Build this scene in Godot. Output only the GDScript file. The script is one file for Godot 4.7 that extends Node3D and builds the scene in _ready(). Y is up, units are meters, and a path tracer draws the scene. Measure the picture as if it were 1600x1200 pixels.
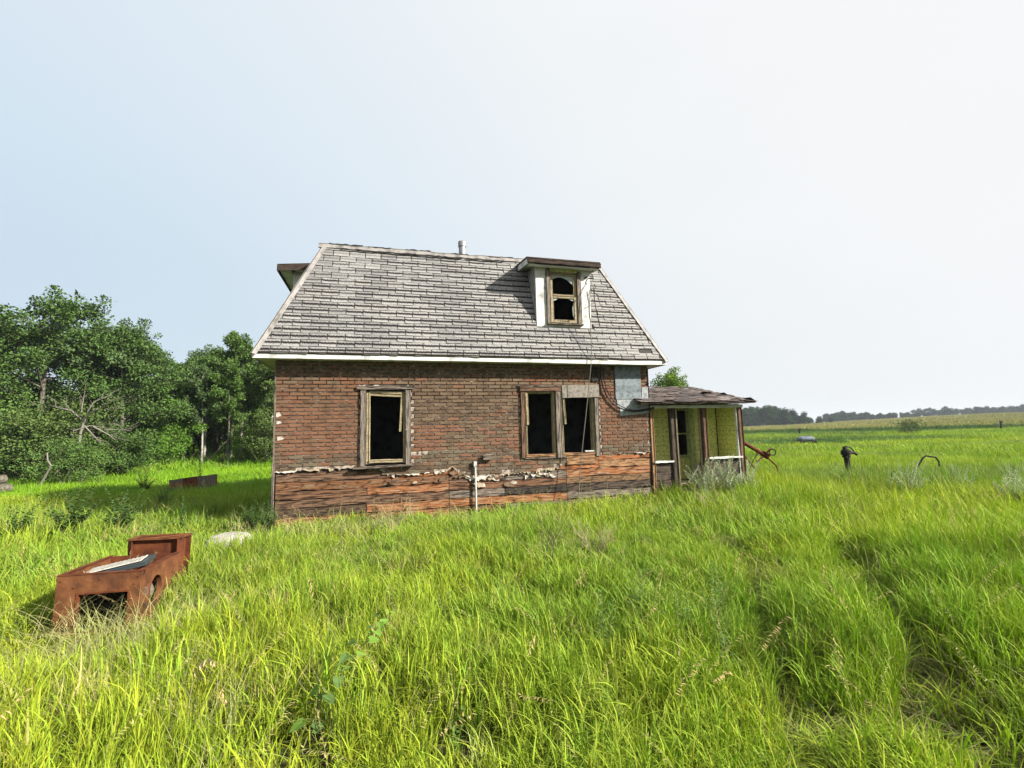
extends Node3D
# An abandoned house with brick-patterned siding in long meadow grass, hazy low sun from the right.

const YAW := 0.2764
const CORNER := Vector3(-4.516, 0.0, -9.004)   # left front corner of the house
const W := 8.043
const D := 4.4
const EAVE := 3.236
const TOP := 5.765
const OVER := 0.332
const SETBACK := 1.07
const SUN_TO := Vector3(0.94, 0.58, 0.35)    # towards the sun

var rng := RandomNumberGenerator.new()
var nz := FastNoiseLite.new()
var M := {}
var T := {}


# ---------------------------------------------------------------- mesh builder
class MB:
	var v := PackedVector3Array()
	var n := PackedVector3Array()
	var uv := PackedVector2Array()
	var c := PackedColorArray()
	var col := Color.WHITE

	func tri(p: Vector3, q: Vector3, r: Vector3, ua := Vector2.ZERO, ub := Vector2.ZERO, uc := Vector2.ZERO) -> void:
		var m := (r - p).cross(q - p).normalized()
		v.append(p); v.append(q); v.append(r)
		n.append(m); n.append(m); n.append(m)
		uv.append(ua); uv.append(ub); uv.append(uc)
		c.append(col); c.append(col); c.append(col)

	func trin(p: Vector3, q: Vector3, r: Vector3, a: Vector3, b: Vector3, d: Vector3) -> void:
		if (r - p).cross(q - p).dot(a + b + d) < 0.0:   # keep the winding on the side of the normals
			var t := q
			q = r; r = t
			t = b; b = d; d = t
		v.append(p); v.append(q); v.append(r)
		n.append(a); n.append(b); n.append(d)
		uv.append(Vector2.ZERO); uv.append(Vector2.ZERO); uv.append(Vector2.ZERO)
		c.append(col); c.append(col); c.append(col)

	func quad(p: Vector3, q: Vector3, r: Vector3, s: Vector3) -> void:   # clockwise seen from its front: bottom left, top left, top right, bottom right
		tri(p, q, r, Vector2(0, 1), Vector2(0, 0), Vector2(1, 0))
		tri(p, r, s, Vector2(0, 1), Vector2(1, 0), Vector2(1, 1))

	func hexa(k: Array) -> void:   # eight corners: 0-3 back (low left, low right, up right, up left), 4-7 front likewise
		quad(k[4], k[7], k[6], k[5])
		quad(k[1], k[2], k[3], k[0])
		quad(k[0], k[3], k[7], k[4])
		quad(k[5], k[6], k[2], k[1])
		quad(k[7], k[3], k[2], k[6])
		quad(k[0], k[4], k[5], k[1])

	func box(at: Vector3, s: Vector3, b := Basis.IDENTITY) -> void:
		var k := []
		for z in [-0.5, 0.5]:
			for p in [Vector2(-0.5, -0.5), Vector2(0.5, -0.5), Vector2(0.5, 0.5), Vector2(-0.5, 0.5)]:
				k.append(at + b * Vector3(p.x * s.x, p.y * s.y, z * s.z))
		hexa(k)

	func span(a: Vector3, b: Vector3) -> void:
		box((a + b) / 2.0, (b - a).abs())

	func worn(at: Vector3, s: Vector3, rg: RandomNumberGenerator, amount: float, b := Basis.IDENTITY, cuts := 5) -> void:
		# a board along its longest side whose edges wander and whose arrises are chamfered
		var axis := 0 if s.x >= s.y and s.x >= s.z else (1 if s.y >= s.z else 2)
		var o1 := (axis + 1) % 3
		var o2 := (axis + 2) % 3
		var rings := []
		for i in cuts + 1:
			var t := float(i) / cuts - 0.5
			var ring := []
			var ch := minf(s[o1], s[o2]) * 0.18
			var j1 := rg.randf_range(-amount, amount)
			var j2 := rg.randf_range(-amount, amount) * 0.5
			var g := rg.randf_range(-amount, amount) * 0.5
			for q in [[-1, -1, 0], [-1, -1, 1], [-1, 1, 1], [-1, 1, 0], [1, 1, 0], [1, 1, 1], [1, -1, 1], [1, -1, 0]]:
				var p := Vector3.ZERO
				p[axis] = t * s[axis]
				p[o1] = q[0] * (s[o1] / 2 + g - (0.0 if q[2] == 0 else ch)) + j1
				p[o2] = q[1] * (s[o2] / 2 - (ch if q[2] == 0 else 0.0)) + j2
				ring.append(at + b * p)
			rings.append(ring)
		for i in cuts:
			for k in 8:
				var k2 := (k + 1) % 8
				quad(rings[i][k], rings[i + 1][k], rings[i + 1][k2], rings[i][k2])
		for e in [0, cuts]:
			for k in range(1, 7):
				if e == 0:
					tri(rings[0][0], rings[0][k], rings[0][k + 1])
				else:
					tri(rings[e][0], rings[e][k + 1], rings[e][k])

	func tube(pts: Array, r0: float, r1: float, sides := 6) -> void:
		var last := []
		for i in pts.size():
			var a: Vector3 = pts[max(i - 1, 0)]
			var b: Vector3 = pts[min(i + 1, pts.size() - 1)]
			var d := (b - a).normalized()
			var x := d.cross(Vector3.UP if absf(d.y) < 0.9 else Vector3.RIGHT).normalized()
			var y := x.cross(d)
			var r := lerpf(r0, r1, float(i) / maxf(pts.size() - 1, 1))
			var ring := []
			for k in sides:
				var an := TAU * k / sides
				ring.append([pts[i] + (x * cos(an) + y * sin(an)) * r, x * cos(an) + y * sin(an)])
			if last:
				for k in sides:
					var k2 := (k + 1) % sides
					trin(last[k][0], ring[k][0], ring[k2][0], last[k][1], ring[k][1], ring[k2][1])
					trin(last[k][0], ring[k2][0], last[k2][0], last[k][1], ring[k2][1], last[k2][1])
			last = ring
		for e in [0, pts.size() - 1]:
			var r := r0 if e == 0 else r1
			if r < 0.02:
				continue
			var d: Vector3 = (pts[1] - pts[0] if e == 0 else pts[e] - pts[e - 1]).normalized()
			var x := d.cross(Vector3.UP if absf(d.y) < 0.9 else Vector3.RIGHT).normalized()
			var y := x.cross(d)
			for k in sides:
				var p: Vector3 = pts[e] + (x * cos(TAU * k / sides) + y * sin(TAU * k / sides)) * r
				var q: Vector3 = pts[e] + (x * cos(TAU * (k + 1) / sides) + y * sin(TAU * (k + 1) / sides)) * r
				tri(pts[e], p, q)

	func lathe(prof: Array, sides := 16, at := Vector3.ZERO, b := Basis.IDENTITY) -> void:   # [radius, height] pairs from the bottom up
		for i in prof.size() - 1:
			for k in sides:
				var a0 := TAU * k / sides
				var a1 := TAU * (k + 1) / sides
				var p := func(j: int, a: float) -> Vector3: return at + b * Vector3(cos(a) * prof[j][0], prof[j][1], sin(a) * prof[j][0])
				quad(p.call(i, a0), p.call(i + 1, a0), p.call(i + 1, a1), p.call(i, a1))

	func plate(poly: Array, thick: float, f: Transform3D) -> void:   # a flat polygon in f's x-y plane, given thickness along -z
		var flat := PackedVector2Array(poly)
		var idx := Geometry2D.triangulate_polygon(flat)
		for i in range(0, idx.size(), 3):
			var a := flat[idx[i]]
			var b := flat[idx[i + 1]]
			var d := flat[idx[i + 2]]
			tri(f * Vector3(a.x, a.y, 0), f * Vector3(b.x, b.y, 0), f * Vector3(d.x, d.y, 0), a, b, d)
			tri(f * Vector3(a.x, a.y, -thick), f * Vector3(d.x, d.y, -thick), f * Vector3(b.x, b.y, -thick), a, d, b)
		for i in flat.size():
			var a := flat[i]
			var b := flat[(i + 1) % flat.size()]
			quad(f * Vector3(a.x, a.y, -thick), f * Vector3(a.x, a.y, 0), f * Vector3(b.x, b.y, 0), f * Vector3(b.x, b.y, -thick))

	func holed(u0: float, u1: float, y0: float, y1: float, holes: Array, z0: float, z1: float, f := Transform3D.IDENTITY) -> void:
		# a wall from z0 to z1 with rectangular openings [u0, u1, y0, y1]
		var us := [u0, u1]
		var ys := [y0, y1]
		for h in holes:
			for q in [h[0], h[1]]:
				if q > u0 and q < u1 and not us.has(q): us.append(q)
			for q in [h[2], h[3]]:
				if q > y0 and q < y1 and not ys.has(q): ys.append(q)
		us.sort(); ys.sort()
		for i in us.size() - 1:
			var run := -1.0
			for j in ys.size() - 1:
				var cu: float = (us[i] + us[i + 1]) / 2
				var cy: float = (ys[j] + ys[j + 1]) / 2
				var open := false
				for h in holes:
					if cu > h[0] and cu < h[1] and cy > h[2] and cy < h[3]: open = true
				if not open:
					box(f * Vector3(cu, cy, (z0 + z1) / 2), Vector3(us[i + 1] - us[i], ys[j + 1] - ys[j], absf(z1 - z0)), f.basis)

	func mesh() -> ArrayMesh:
		var a := []
		a.resize(Mesh.ARRAY_MAX)
		a[Mesh.ARRAY_VERTEX] = v
		a[Mesh.ARRAY_NORMAL] = n
		a[Mesh.ARRAY_TEX_UV] = uv
		a[Mesh.ARRAY_COLOR] = c
		var m := ArrayMesh.new()
		m.add_surface_from_arrays(Mesh.PRIMITIVE_TRIANGLES, a)
		return m


# ---------------------------------------------------------------- nodes
func thing(called: String, label: String, category: String, at := Vector3.ZERO, turn := 0.0, group := "", kind := "") -> Node3D:
	var o := Node3D.new()
	o.name = called
	add_child(o, true)
	o.position = at
	o.rotation.y = turn
	tag(o, label, category, group, kind)
	return o


func tag(o: Node, label: String, category := "", group := "", kind := "") -> void:
	o.set_meta("label", label)
	if category: o.set_meta("category", category)
	if group: o.set_meta("group", group)
	if kind: o.set_meta("kind", kind)


func part(parent: Node, called: String, mb, m: Material, label := "", kind := "") -> MeshInstance3D:
	var o := MeshInstance3D.new()
	o.name = called
	if mb is MB:
		o.mesh = mb.mesh()
	else:
		o.mesh = mb
	if m:
		o.material_override = m
	parent.add_child(o, true)
	if label: o.set_meta("label", label)
	if kind: o.set_meta("kind", kind)
	return o


func copies(parent: Node, called: String, me: Mesh, m: Material, xf: Array, tints: Array) -> MultiMeshInstance3D:
	var mm := MultiMesh.new()
	mm.transform_format = MultiMesh.TRANSFORM_3D
	mm.use_colors = true
	mm.mesh = me
	mm.instance_count = xf.size()
	for i in xf.size():
		mm.set_instance_transform(i, xf[i])
		mm.set_instance_color(i, tints[i])
	var o := MultiMeshInstance3D.new()
	o.name = called
	o.multimesh = mm
	if m:
		o.material_override = m
	parent.add_child(o, true)
	o.set_meta("kind", "stuff")
	return o


# ---------------------------------------------------------------- materials
func lin(r: float, g: float, b: float) -> Color:
	return Color(r, g, b).linear_to_srgb()


func ntex(called: String, freq: float, oct: int, stops: Array, size := 512, warp := 0.0, type := FastNoiseLite.TYPE_SIMPLEX_SMOOTH) -> void:
	var f := FastNoiseLite.new()
	f.seed = 17 + T.size() * 7
	f.noise_type = type
	f.frequency = freq
	f.fractal_type = FastNoiseLite.FRACTAL_FBM
	f.fractal_octaves = oct
	if warp > 0.0:
		f.domain_warp_enabled = true
		f.domain_warp_amplitude = warp
		f.domain_warp_frequency = freq
	var t := NoiseTexture2D.new()
	t.width = size
	t.height = size
	t.seamless = true
	t.seamless_blend_skirt = 0.15
	t.noise = f
	var g := Gradient.new()
	var off := PackedFloat32Array()
	var cs := PackedColorArray()
	for s in stops:
		off.append(s[0])
		cs.append(s[1] if s[1] is Color else lin(s[1], s[1], s[1]))
	g.offsets = off
	g.colors = cs
	t.color_ramp = g
	T[called] = t


func mat(called: String, color: Color, rough := 0.9, tex := "", scale := Vector3.ONE, world := false, detail := "", dscale := Vector3.ONE, bump := "", bscale := 0.3) -> StandardMaterial3D:
	var m := StandardMaterial3D.new()
	m.resource_name = called
	var c := color.srgb_to_linear()
	m.albedo_color = Color(c.r * 0.92, c.g * 0.92, c.b * 0.92, c.a).linear_to_srgb()
	m.roughness = rough
	m.metallic_specular = 0.3
	if tex:
		m.albedo_texture = T[tex]
		m.uv1_triplanar = true
		m.uv1_world_triplanar = world
		m.uv1_scale = scale
	if detail:
		m.detail_enabled = true
		m.detail_albedo = T[detail]
		m.detail_blend_mode = BaseMaterial3D.BLEND_MODE_MUL
		m.detail_uv_layer = BaseMaterial3D.DETAIL_UV_2
		m.uv2_triplanar = true
		m.uv2_world_triplanar = world
		m.uv2_scale = dscale
	if bump:
		m.heightmap_enabled = true
		m.heightmap_texture = T[bump]
		m.heightmap_scale = bscale
	M[called] = m
	return m


func leaf_mat(called: String, color: Color, back := 0.7, rough := 0.55) -> StandardMaterial3D:
	var m := mat(called, color, rough)
	m.albedo_color = color
	m.vertex_color_use_as_albedo = true
	m.backlight_enabled = true
	m.backlight = Color(back * 0.85, back, back * 0.35)
	m.metallic_specular = 0.18
	return m


func shingle_image(seed_at: int, wear: float) -> ImageTexture:
	var f := FastNoiseLite.new()
	f.seed = seed_at
	f.frequency = 0.09
	f.fractal_octaves = 3
	var f2 := FastNoiseLite.new()
	f2.seed = seed_at + 50
	f2.frequency = 0.4
	var im := Image.create(128, 64, false, Image.FORMAT_RGB8)
	for y in 64:
		for x in 128:
			var t := y / 63.0   # 1 at the lower edge
			var g := 0.92 + 0.14 * f2.get_noise_2d(x * 3.0, y * 3.0) + 0.12 * f.get_noise_2d(x * 0.4, y * 0.5)
			# granules worn off in a ragged band across the middle of the tab
			var band := exp(-pow((t - 0.52 - 0.1 * f.get_noise_2d(x * 0.7, 300.0)) / 0.16, 2.0))
			var q := f.get_noise_2d(x * 2.2, y * 3.2 + 100.0) + band * wear - 0.56
			var k := smoothstep(-0.06, 0.1, q)
			var a := Color(g, g * 0.985, g * 0.96)
			im.set_pixel(x, y, a.lerp(Color(0.17, 0.15, 0.145), k * 0.95))
	return ImageTexture.create_from_image(im)


func make_materials() -> void:
	ntex("grain", 0.012, 5, [[0.0, 0.35], [0.35, 0.75], [0.5, 1.0], [0.75, 0.85], [1.0, 0.5]])
	ntex("speck", 0.06, 4, [[0.0, 0.45], [0.4, 0.85], [0.6, 1.0], [1.0, 1.15]])
	ntex("blotch", 0.01, 4, [[0.0, 0.45], [0.4, 0.85], [0.6, 1.0], [1.0, 1.1]])
	ntex("relief", 0.03, 5, [[0.0, Color.BLACK], [1.0, Color.WHITE]])
	ntex("rust", 0.012, 5, [[0.0, lin(0.10, 0.04, 0.02)], [0.4, lin(0.19, 0.068, 0.027)], [0.55, lin(0.24, 0.088, 0.034)], [0.75, lin(0.27, 0.1, 0.04)], [1.0, lin(0.34, 0.17, 0.08)]], 512, 40.0)
	ntex("redwood", 0.011, 5, [[0.0, lin(0.07, 0.04, 0.025)], [0.28, lin(0.17, 0.075, 0.036)], [0.42, lin(0.3, 0.12, 0.048)], [0.55, lin(0.4, 0.175, 0.075)], [0.66, lin(0.3, 0.16, 0.095)], [0.8, lin(0.42, 0.31, 0.21)], [1.0, lin(0.22, 0.19, 0.165)]])
	ntex("tanwood", 0.011, 5, [[0.0, lin(0.05, 0.03, 0.02)], [0.3, lin(0.14, 0.075, 0.04)], [0.45, lin(0.32, 0.17, 0.085)], [0.6, lin(0.42, 0.27, 0.15)], [0.75, lin(0.24, 0.12, 0.06)], [1.0, lin(0.4, 0.34, 0.25)]])
	ntex("greywood", 0.011, 5, [[0.0, lin(0.03, 0.025, 0.022)], [0.35, lin(0.1, 0.085, 0.075)], [0.5, lin(0.2, 0.17, 0.145)], [0.65, lin(0.28, 0.24, 0.2)], [0.8, lin(0.14, 0.1, 0.08)], [1.0, lin(0.36, 0.32, 0.26)]])
	ntex("dirt", 0.02, 5, [[0.0, lin(0.03, 0.024, 0.015)], [0.4, lin(0.06, 0.05, 0.028)], [0.55, lin(0.1, 0.09, 0.045)], [0.7, lin(0.065, 0.085, 0.028)], [1.0, lin(0.17, 0.15, 0.08)]])
	ntex("field", 0.02, 4, [[0.0, 0.7], [0.5, 1.0], [1.0, 1.25]])
	ntex("paint", 0.008, 5, [[0.0, 0.35], [0.3, 0.75], [0.42, 0.97], [0.7, 1.0], [1.0, 0.9]])
	ntex("mortar", 0.02, 5, [[0.0, lin(0.018, 0.013, 0.011)], [0.55, lin(0.03, 0.022, 0.018)], [0.66, lin(0.28, 0.24, 0.2)], [1.0, lin(0.5, 0.46, 0.4)]])
	ntex("mortar_pale", 0.02, 5, [[0.0, lin(0.03, 0.022, 0.018)], [0.33, lin(0.045, 0.035, 0.03)], [0.45, lin(0.2, 0.16, 0.13)], [0.62, lin(0.3, 0.26, 0.22)], [1.0, lin(0.42, 0.38, 0.33)]])
	ntex("osb", 0.05, 2, [[0.0, 0.4], [0.35, 0.75], [0.5, 1.0], [0.65, 0.8], [1.0, 1.1]], 512, 0.0, FastNoiseLite.TYPE_CELLULAR)
	ntex("burn", 0.009, 5, [[0.0, 0.16], [0.26, 0.4], [0.38, 0.8], [0.5, 1.0], [1.0, 1.0]])
	ntex("bark", 0.02, 4, [[0.0, lin(0.05, 0.045, 0.04)], [0.35, lin(0.16, 0.15, 0.13)], [0.6, lin(0.34, 0.33, 0.29)], [1.0, lin(0.44, 0.43, 0.38)]])

	var gx := Vector3(0.5, 9, 9)   # grain along x
	var gy := Vector3(9, 0.5, 9)   # grain along y
	for w in [["redwood", 0.7], ["tanwood", 0.6], ["greywood", 1.0]]:
		mat(w[0] + "_x", lin(0.78, 0.76, 0.74), 0.85, w[0], Vector3(0.35, 5, 5), false, "burn", Vector3(0.7, 3.2, 3.2), "relief", 0.6)
		mat(w[0] + "_y", lin(0.9, 0.9, 0.9), 0.85, w[0], Vector3(5, 0.35, 5), false, "speck", Vector3(8, 1.5, 8), "relief", 0.6)
	for ax in ["x", "y"]:
		var bm: StandardMaterial3D = M["greywood_" + ax].duplicate()
		bm.albedo_color = lin(0.62, 0.44, 0.33)
		M["brownwood_" + ax] = bm
		bm = M["greywood_" + ax].duplicate()
		bm.albedo_color = lin(0.3, 0.27, 0.25)
		M["darkwood_" + ax] = bm
	for w in ["redwood_x", "tanwood_x", "greywood_x", "brownwood_x", "darkwood_x"]:
		for v in [["_old", 0.62, 0.68, 0.72, 1.9], ["_fresh", 1.12, 1.0, 0.9, 0.55]]:
			var m: StandardMaterial3D = M[w].duplicate()
			var q := m.albedo_color.srgb_to_linear()
			m.albedo_color = lin(minf(q.r * v[1], 1.0), minf(q.g * v[2], 1.0), minf(q.b * v[3], 1.0))
			m.uv2_scale = m.uv2_scale * v[4]
			m.uv1_offset = Vector3(v[1] * 3.1, v[1] * 1.7, 0.4)
			M[w + v[0]] = m
	var tones := [[0.105, 0.052, 0.036], [0.125, 0.06, 0.04], [0.14, 0.056, 0.036], [0.15, 0.066, 0.045], [0.085, 0.05, 0.038], [0.12, 0.075, 0.055], [0.145, 0.09, 0.066], [0.105, 0.078, 0.062], [0.075, 0.045, 0.035], [0.145, 0.064, 0.046]]
	for i in tones.size():
		mat("brick_%d" % i, lin(tones[i][0] * 1.04 + 0.026, tones[i][1] * 1.1 + 0.022, tones[i][2] * 0.98 + 0.013), 0.95, "speck", Vector3.ONE * 5.0, true, "blotch", Vector3.ONE * 0.9, "relief", 0.15)
	mat("mortar", Color.WHITE, 0.95, "mortar", Vector3.ONE * 0.7, true)
	mat("mortar_pale", Color.WHITE, 0.95, "mortar_pale", Vector3.ONE * 0.8, true)
	mat("wall_core", lin(0.035, 0.028, 0.022), 0.95, "blotch")
	mat("interior", lin(0.07, 0.082, 0.08), 0.95, "blotch", Vector3.ONE * 0.5)
	mat("paper", lin(0.33, 0.27, 0.19), 0.9, "blotch", Vector3.ONE * 2.0, false, "speck", Vector3.ONE * 6.0)
	mat("white_paper", lin(0.42, 0.39, 0.34), 0.9, "blotch", Vector3.ONE * 1.5)
	mat("white_paint", lin(0.6, 0.61, 0.59), 0.6, "paint", Vector3(0.6, 0.6, 0.6), false, "speck", Vector3.ONE * 3.0)
	mat("white_metal", lin(0.3, 0.29, 0.28), 0.5, "paint", Vector3(0.9, 0.5, 0.9), false, "blotch", Vector3.ONE)
	mat("sheet_metal", lin(0.15, 0.18, 0.2), 0.55, "blotch", Vector3.ONE * 1.6, false, "speck", Vector3.ONE * 2.0)
	mat("sheet_pale", lin(0.28, 0.31, 0.32), 0.6, "blotch", Vector3.ONE * 1.6, false, "speck", Vector3.ONE * 2.0)
	M["sheet_metal"].metallic = 0.25
	mat("cream_paint", lin(0.33, 0.28, 0.17), 0.7, "grain", gy, false, "blotch", Vector3.ONE * 3.0)
	mat("cream_paint_x", lin(0.31, 0.26, 0.16), 0.7, "grain", gx, false, "blotch", Vector3.ONE * 3.0)
	mat("osb", lin(0.24, 0.22, 0.19), 0.9, "osb", Vector3.ONE * 5.0, false, "blotch", Vector3.ONE * 2.0)
	mat("roof_edge", lin(0.06, 0.045, 0.04), 0.95, "greywood", Vector3(0.6, 6, 6), false, "speck", Vector3.ONE * 5.0)
	M["roof_edge"].albedo_color = lin(0.22, 0.19, 0.18)
	mat("tar", lin(0.05, 0.047, 0.045), 0.95, "speck", Vector3.ONE * 3.0)
	mat("black_plastic", lin(0.012, 0.012, 0.013), 0.4)
	mat("grey_cable", lin(0.12, 0.11, 0.1), 0.5)
	mat("pvc", lin(0.45, 0.45, 0.43), 0.45, "blotch", Vector3.ONE * 2.0)
	mat("steel", lin(0.28, 0.285, 0.29), 0.45, "blotch", Vector3.ONE * 2.0)
	M["steel"].metallic = 0.5
	mat("green_paint", lin(0.72, 0.74, 0.22), 0.75, "field", Vector3(1.5, 1.0, 1.5), false, "blotch", Vector3.ONE * 2.5)
	mat("green_trim", lin(0.5, 0.54, 0.22), 0.7, "paint", Vector3(3, 0.7, 3), false, "blotch", Vector3.ONE * 2.0)
	var shade := [[0.27, 0.28, 0.295], [0.25, 0.26, 0.275], [0.29, 0.297, 0.31], [0.215, 0.222, 0.236], [0.262, 0.264, 0.27]]
	for k in 3:
		T["shingle_%d" % k] = shingle_image(31 + k * 9, [0.5, 0.82, 1.25][k])
	for k in 3:
		for i in shade.size():
			var m := mat("shingle_%d_%d" % [k, i], lin(shade[i][0], shade[i][1], shade[i][2]), 0.95)
			m.albedo_texture = T["shingle_%d" % k]
			m.heightmap_enabled = true
			m.heightmap_texture = T["shingle_%d" % k]
			m.heightmap_scale = 0.3
	for i in 4:
		var s: Array = [[0.085, 0.07, 0.066], [0.065, 0.056, 0.054], [0.115, 0.092, 0.084], [0.17, 0.15, 0.14]][i]
		mat("old_shingle_%d" % i, lin(s[0], s[1], s[2]), 0.95, "speck", Vector3.ONE * 5.0, true)
	mat("rust", lin(0.56, 0.6, 0.62), 0.85, "rust", Vector3.ONE * 0.9, false, "speck", Vector3.ONE * 5.0, "relief", 0.25)
	mat("rust_dark", lin(0.45, 0.36, 0.34), 0.85, "rust", Vector3.ONE * 0.9, false, "speck", Vector3.ONE * 5.0, "relief", 0.25)
	mat("soot", lin(0.02, 0.018, 0.016), 0.9)
	mat("enamel", lin(0.035, 0.045, 0.05), 0.3)
	mat("grid_white", lin(0.55, 0.54, 0.47), 0.6, "blotch", Vector3.ONE * 3.0)
	mat("stone", lin(0.42, 0.4, 0.36), 0.8, "blotch", Vector3.ONE * 1.5, false, "speck", Vector3.ONE * 5.0, "relief", 0.6)
	mat("bark", Color.WHITE, 0.95, "bark", Vector3(1.2, 0.5, 1.2))
	mat("dark_bark", lin(0.35, 0.33, 0.3), 0.95, "bark", Vector3(1.2, 0.5, 1.2))
	mat("deadwood", lin(0.2, 0.185, 0.16), 0.9, "grain", Vector3(3, 1, 3))
	mat("iron", lin(0.009, 0.008, 0.008), 0.75)
	mat("tank_paint", lin(0.12, 0.15, 0.19), 0.5, "blotch")
	mat("dry_stem", lin(0.33, 0.28, 0.17), 0.9)
	mat("silver_stem", lin(0.24, 0.25, 0.16), 0.9)
	mat("weed_stem", lin(0.12, 0.14, 0.04), 0.8)
	leaf_mat("grass", Color.WHITE, 0.75)
	leaf_mat("leaf", Color.WHITE, 0.6)
	leaf_mat("weed_leaf", Color.WHITE, 0.6)
	leaf_mat("silver_leaf", Color.WHITE, 0.35, 0.8)
	leaf_mat("dry", Color.WHITE, 0.4, 0.8)
	var gm := mat("ground", Color.WHITE, 1.0, "dirt", Vector3.ONE * 0.6, true, "field", Vector3.ONE * 0.02, "relief", 2.0)
	gm.vertex_color_use_as_albedo = true


# ---------------------------------------------------------------- the lie of the land
func ground(x: float, f: float) -> float:   # f: metres ahead of the camera
	var r := sqrt(x * x + f * f)
	var h := 0.05 * nz.get_noise_2d(x * 14.0, f * 14.0) * smoothstep(1.0, 5.0, r)
	h += 0.5 * nz.get_noise_2d(x * 1.2, f * 1.2) * smoothstep(18.0, 60.0, r)
	if f > 0:
		h += 0.7 * smoothstep(20.0, 38.0, f) * smoothstep(2.0, -8.0, x) * (1.0 - smoothstep(60.0, 160.0, f))
		h += 4.5 * smoothstep(90.0, 420.0, r) * smoothstep(0.35, 1.05, x / maxf(f, 1.0))
	return h


func house_uv(x: float, f: float) -> Vector2:   # along the front, behind the front
	var p := Vector2(x - CORNER.x, f + CORNER.z)
	return Vector2(p.x * cos(YAW) + p.y * sin(YAW), -p.x * sin(YAW) + p.y * cos(YAW))


func in_house(x: float, f: float, m := 0.0) -> bool:
	var q := house_uv(x, f)
	return (q.x > -m and q.x < W + m and q.y > -m and q.y < D + m) or (q.x > W - 0.5 and q.x < 10.72 + m and q.y > -m and q.y < 3.2 + m)


var RUTS := [
	[Vector2(3.2, 7.4), Vector2(2.85, 6.4), Vector2(2.5, 5.3), Vector2(2.14, 4.4), Vector2(1.75, 3.4), Vector2(1.42, 2.5), Vector2(1.1, 1.4)],
	[Vector2(4.9, 8.6), Vector2(4.42, 7.0), Vector2(3.75, 5.5), Vector2(3.1, 4.2), Vector2(2.55, 3.2), Vector2(2.2, 2.6), Vector2(1.85, 1.4)],
]


func rut(x: float, f: float) -> float:   # distance to the nearest wheel track
	var best := 9.0
	if f > 11.0 or x < -1.0 or x > 8.0:
		return best
	for line in RUTS:
		for i in line.size() - 1:
			var p := Geometry2D.get_closest_point_to_segment(Vector2(x, f), line[i], line[i + 1])
			best = minf(best, p.distance_to(Vector2(x, f)))
	return best


func tall(x: float, f: float) -> float:   # height of the grass
	var h := 0.33 + 0.2 * nz.get_noise_2d(x * 22.0 + 50.0, f * 22.0) + 0.12 * nz.get_noise_2d(x * 80.0, f * 80.0)
	var q := house_uv(x, f)
	if q.x > -1.0 and q.x < W + 0.3 and q.y < 0.3:
		h *= lerpf(0.66, 1.0, smoothstep(0.0, 2.6, -q.y))
	if q.x > 5.0 and q.x < 11.5 and q.y < 0.1 and q.y > -3.0:
		h += 0.1 * smoothstep(5.0, 8.5, q.x)
	h += 0.16 * smoothstep(2.5, 6.0, x) * smoothstep(9.0, 4.0, absf(f - 8.0))
	h += 0.1 * smoothstep(-1.0, -2.2, x) * smoothstep(5.0, 3.0, f)
	if f > 14.0 and x < 0.0:
		h *= 0.8
	h *= lerpf(0.4, 1.0, smoothstep(0.06, 0.27, rut(x, f)))
	# the appliance lies in a hollow of shorter grass
	h *= lerpf(0.3, 1.0, smoothstep(0.45, 1.0, Vector2((x + 3.35) * 0.8, f - 3.95).length()))
	h *= lerpf(0.35, 1.0, smoothstep(0.4, 1.0, Vector2(x + 4.3, f - 6.9).length()))
	h *= lerpf(0.5, 1.0, smoothstep(0.7, 2.0, Vector2(x + 10.2, f - 14.7).length()))
	return clampf(h, 0.07, 0.85)


func hue(x: float, f: float) -> Color:
	var a := nz.get_noise_2d(x * 9.0 - 70.0, f * 9.0)
	var b := nz.get_noise_2d(x * 30.0 + 20.0, f * 30.0 - 90.0)
	var far := nz.get_noise_2d(x * 2.0 + 400.0, f * 5.0)
	var green := Color(0.195, 0.30, 0.036)
	var lime := Color(0.30, 0.375, 0.03)
	var t := clampf(0.55 + a * 1.1 + b * 0.7, 0.0, 1.0)
	if f > 13.0:
		t = clampf(t * 0.5 + 0.3 + far * 0.9, 0.0, 1.0)
		if x < -3.0:
			t = clampf(t + 0.1, 0.0, 1.0)
			lime = Color(0.19, 0.35, 0.018)
			green = Color(0.11, 0.25, 0.024)
	var c := green.lerp(lime, t)
	if f > 9.0 and x > 4.0:
		c = c.lerp(Color(0.13, 0.205, 0.065), clampf(nz.get_noise_2d(x * 4.0 + 900.0, f * 10.0) * 2.2, 0.0, 0.75))
	if f > 40.0 and x > 0.0:
		c = c.lerp(Color(0.075, 0.15, 0.055), clampf(far * 1.6, 0.0, 0.8))
	if rng.randf() < 0.05:
		c = c.lerp(Color(0.33, 0.29, 0.13), rng.randf_range(0.3, 0.9))
	var v := rng.randf_range(0.85, 1.18)
	return Color(c.r * v * rng.randf_range(0.9, 1.15), c.g * v, c.b * v)


# ---------------------------------------------------------------- the house
func roof_depth(y: float) -> float:
	return (y - EAVE) / (TOP - EAVE) * SETBACK - OVER


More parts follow.
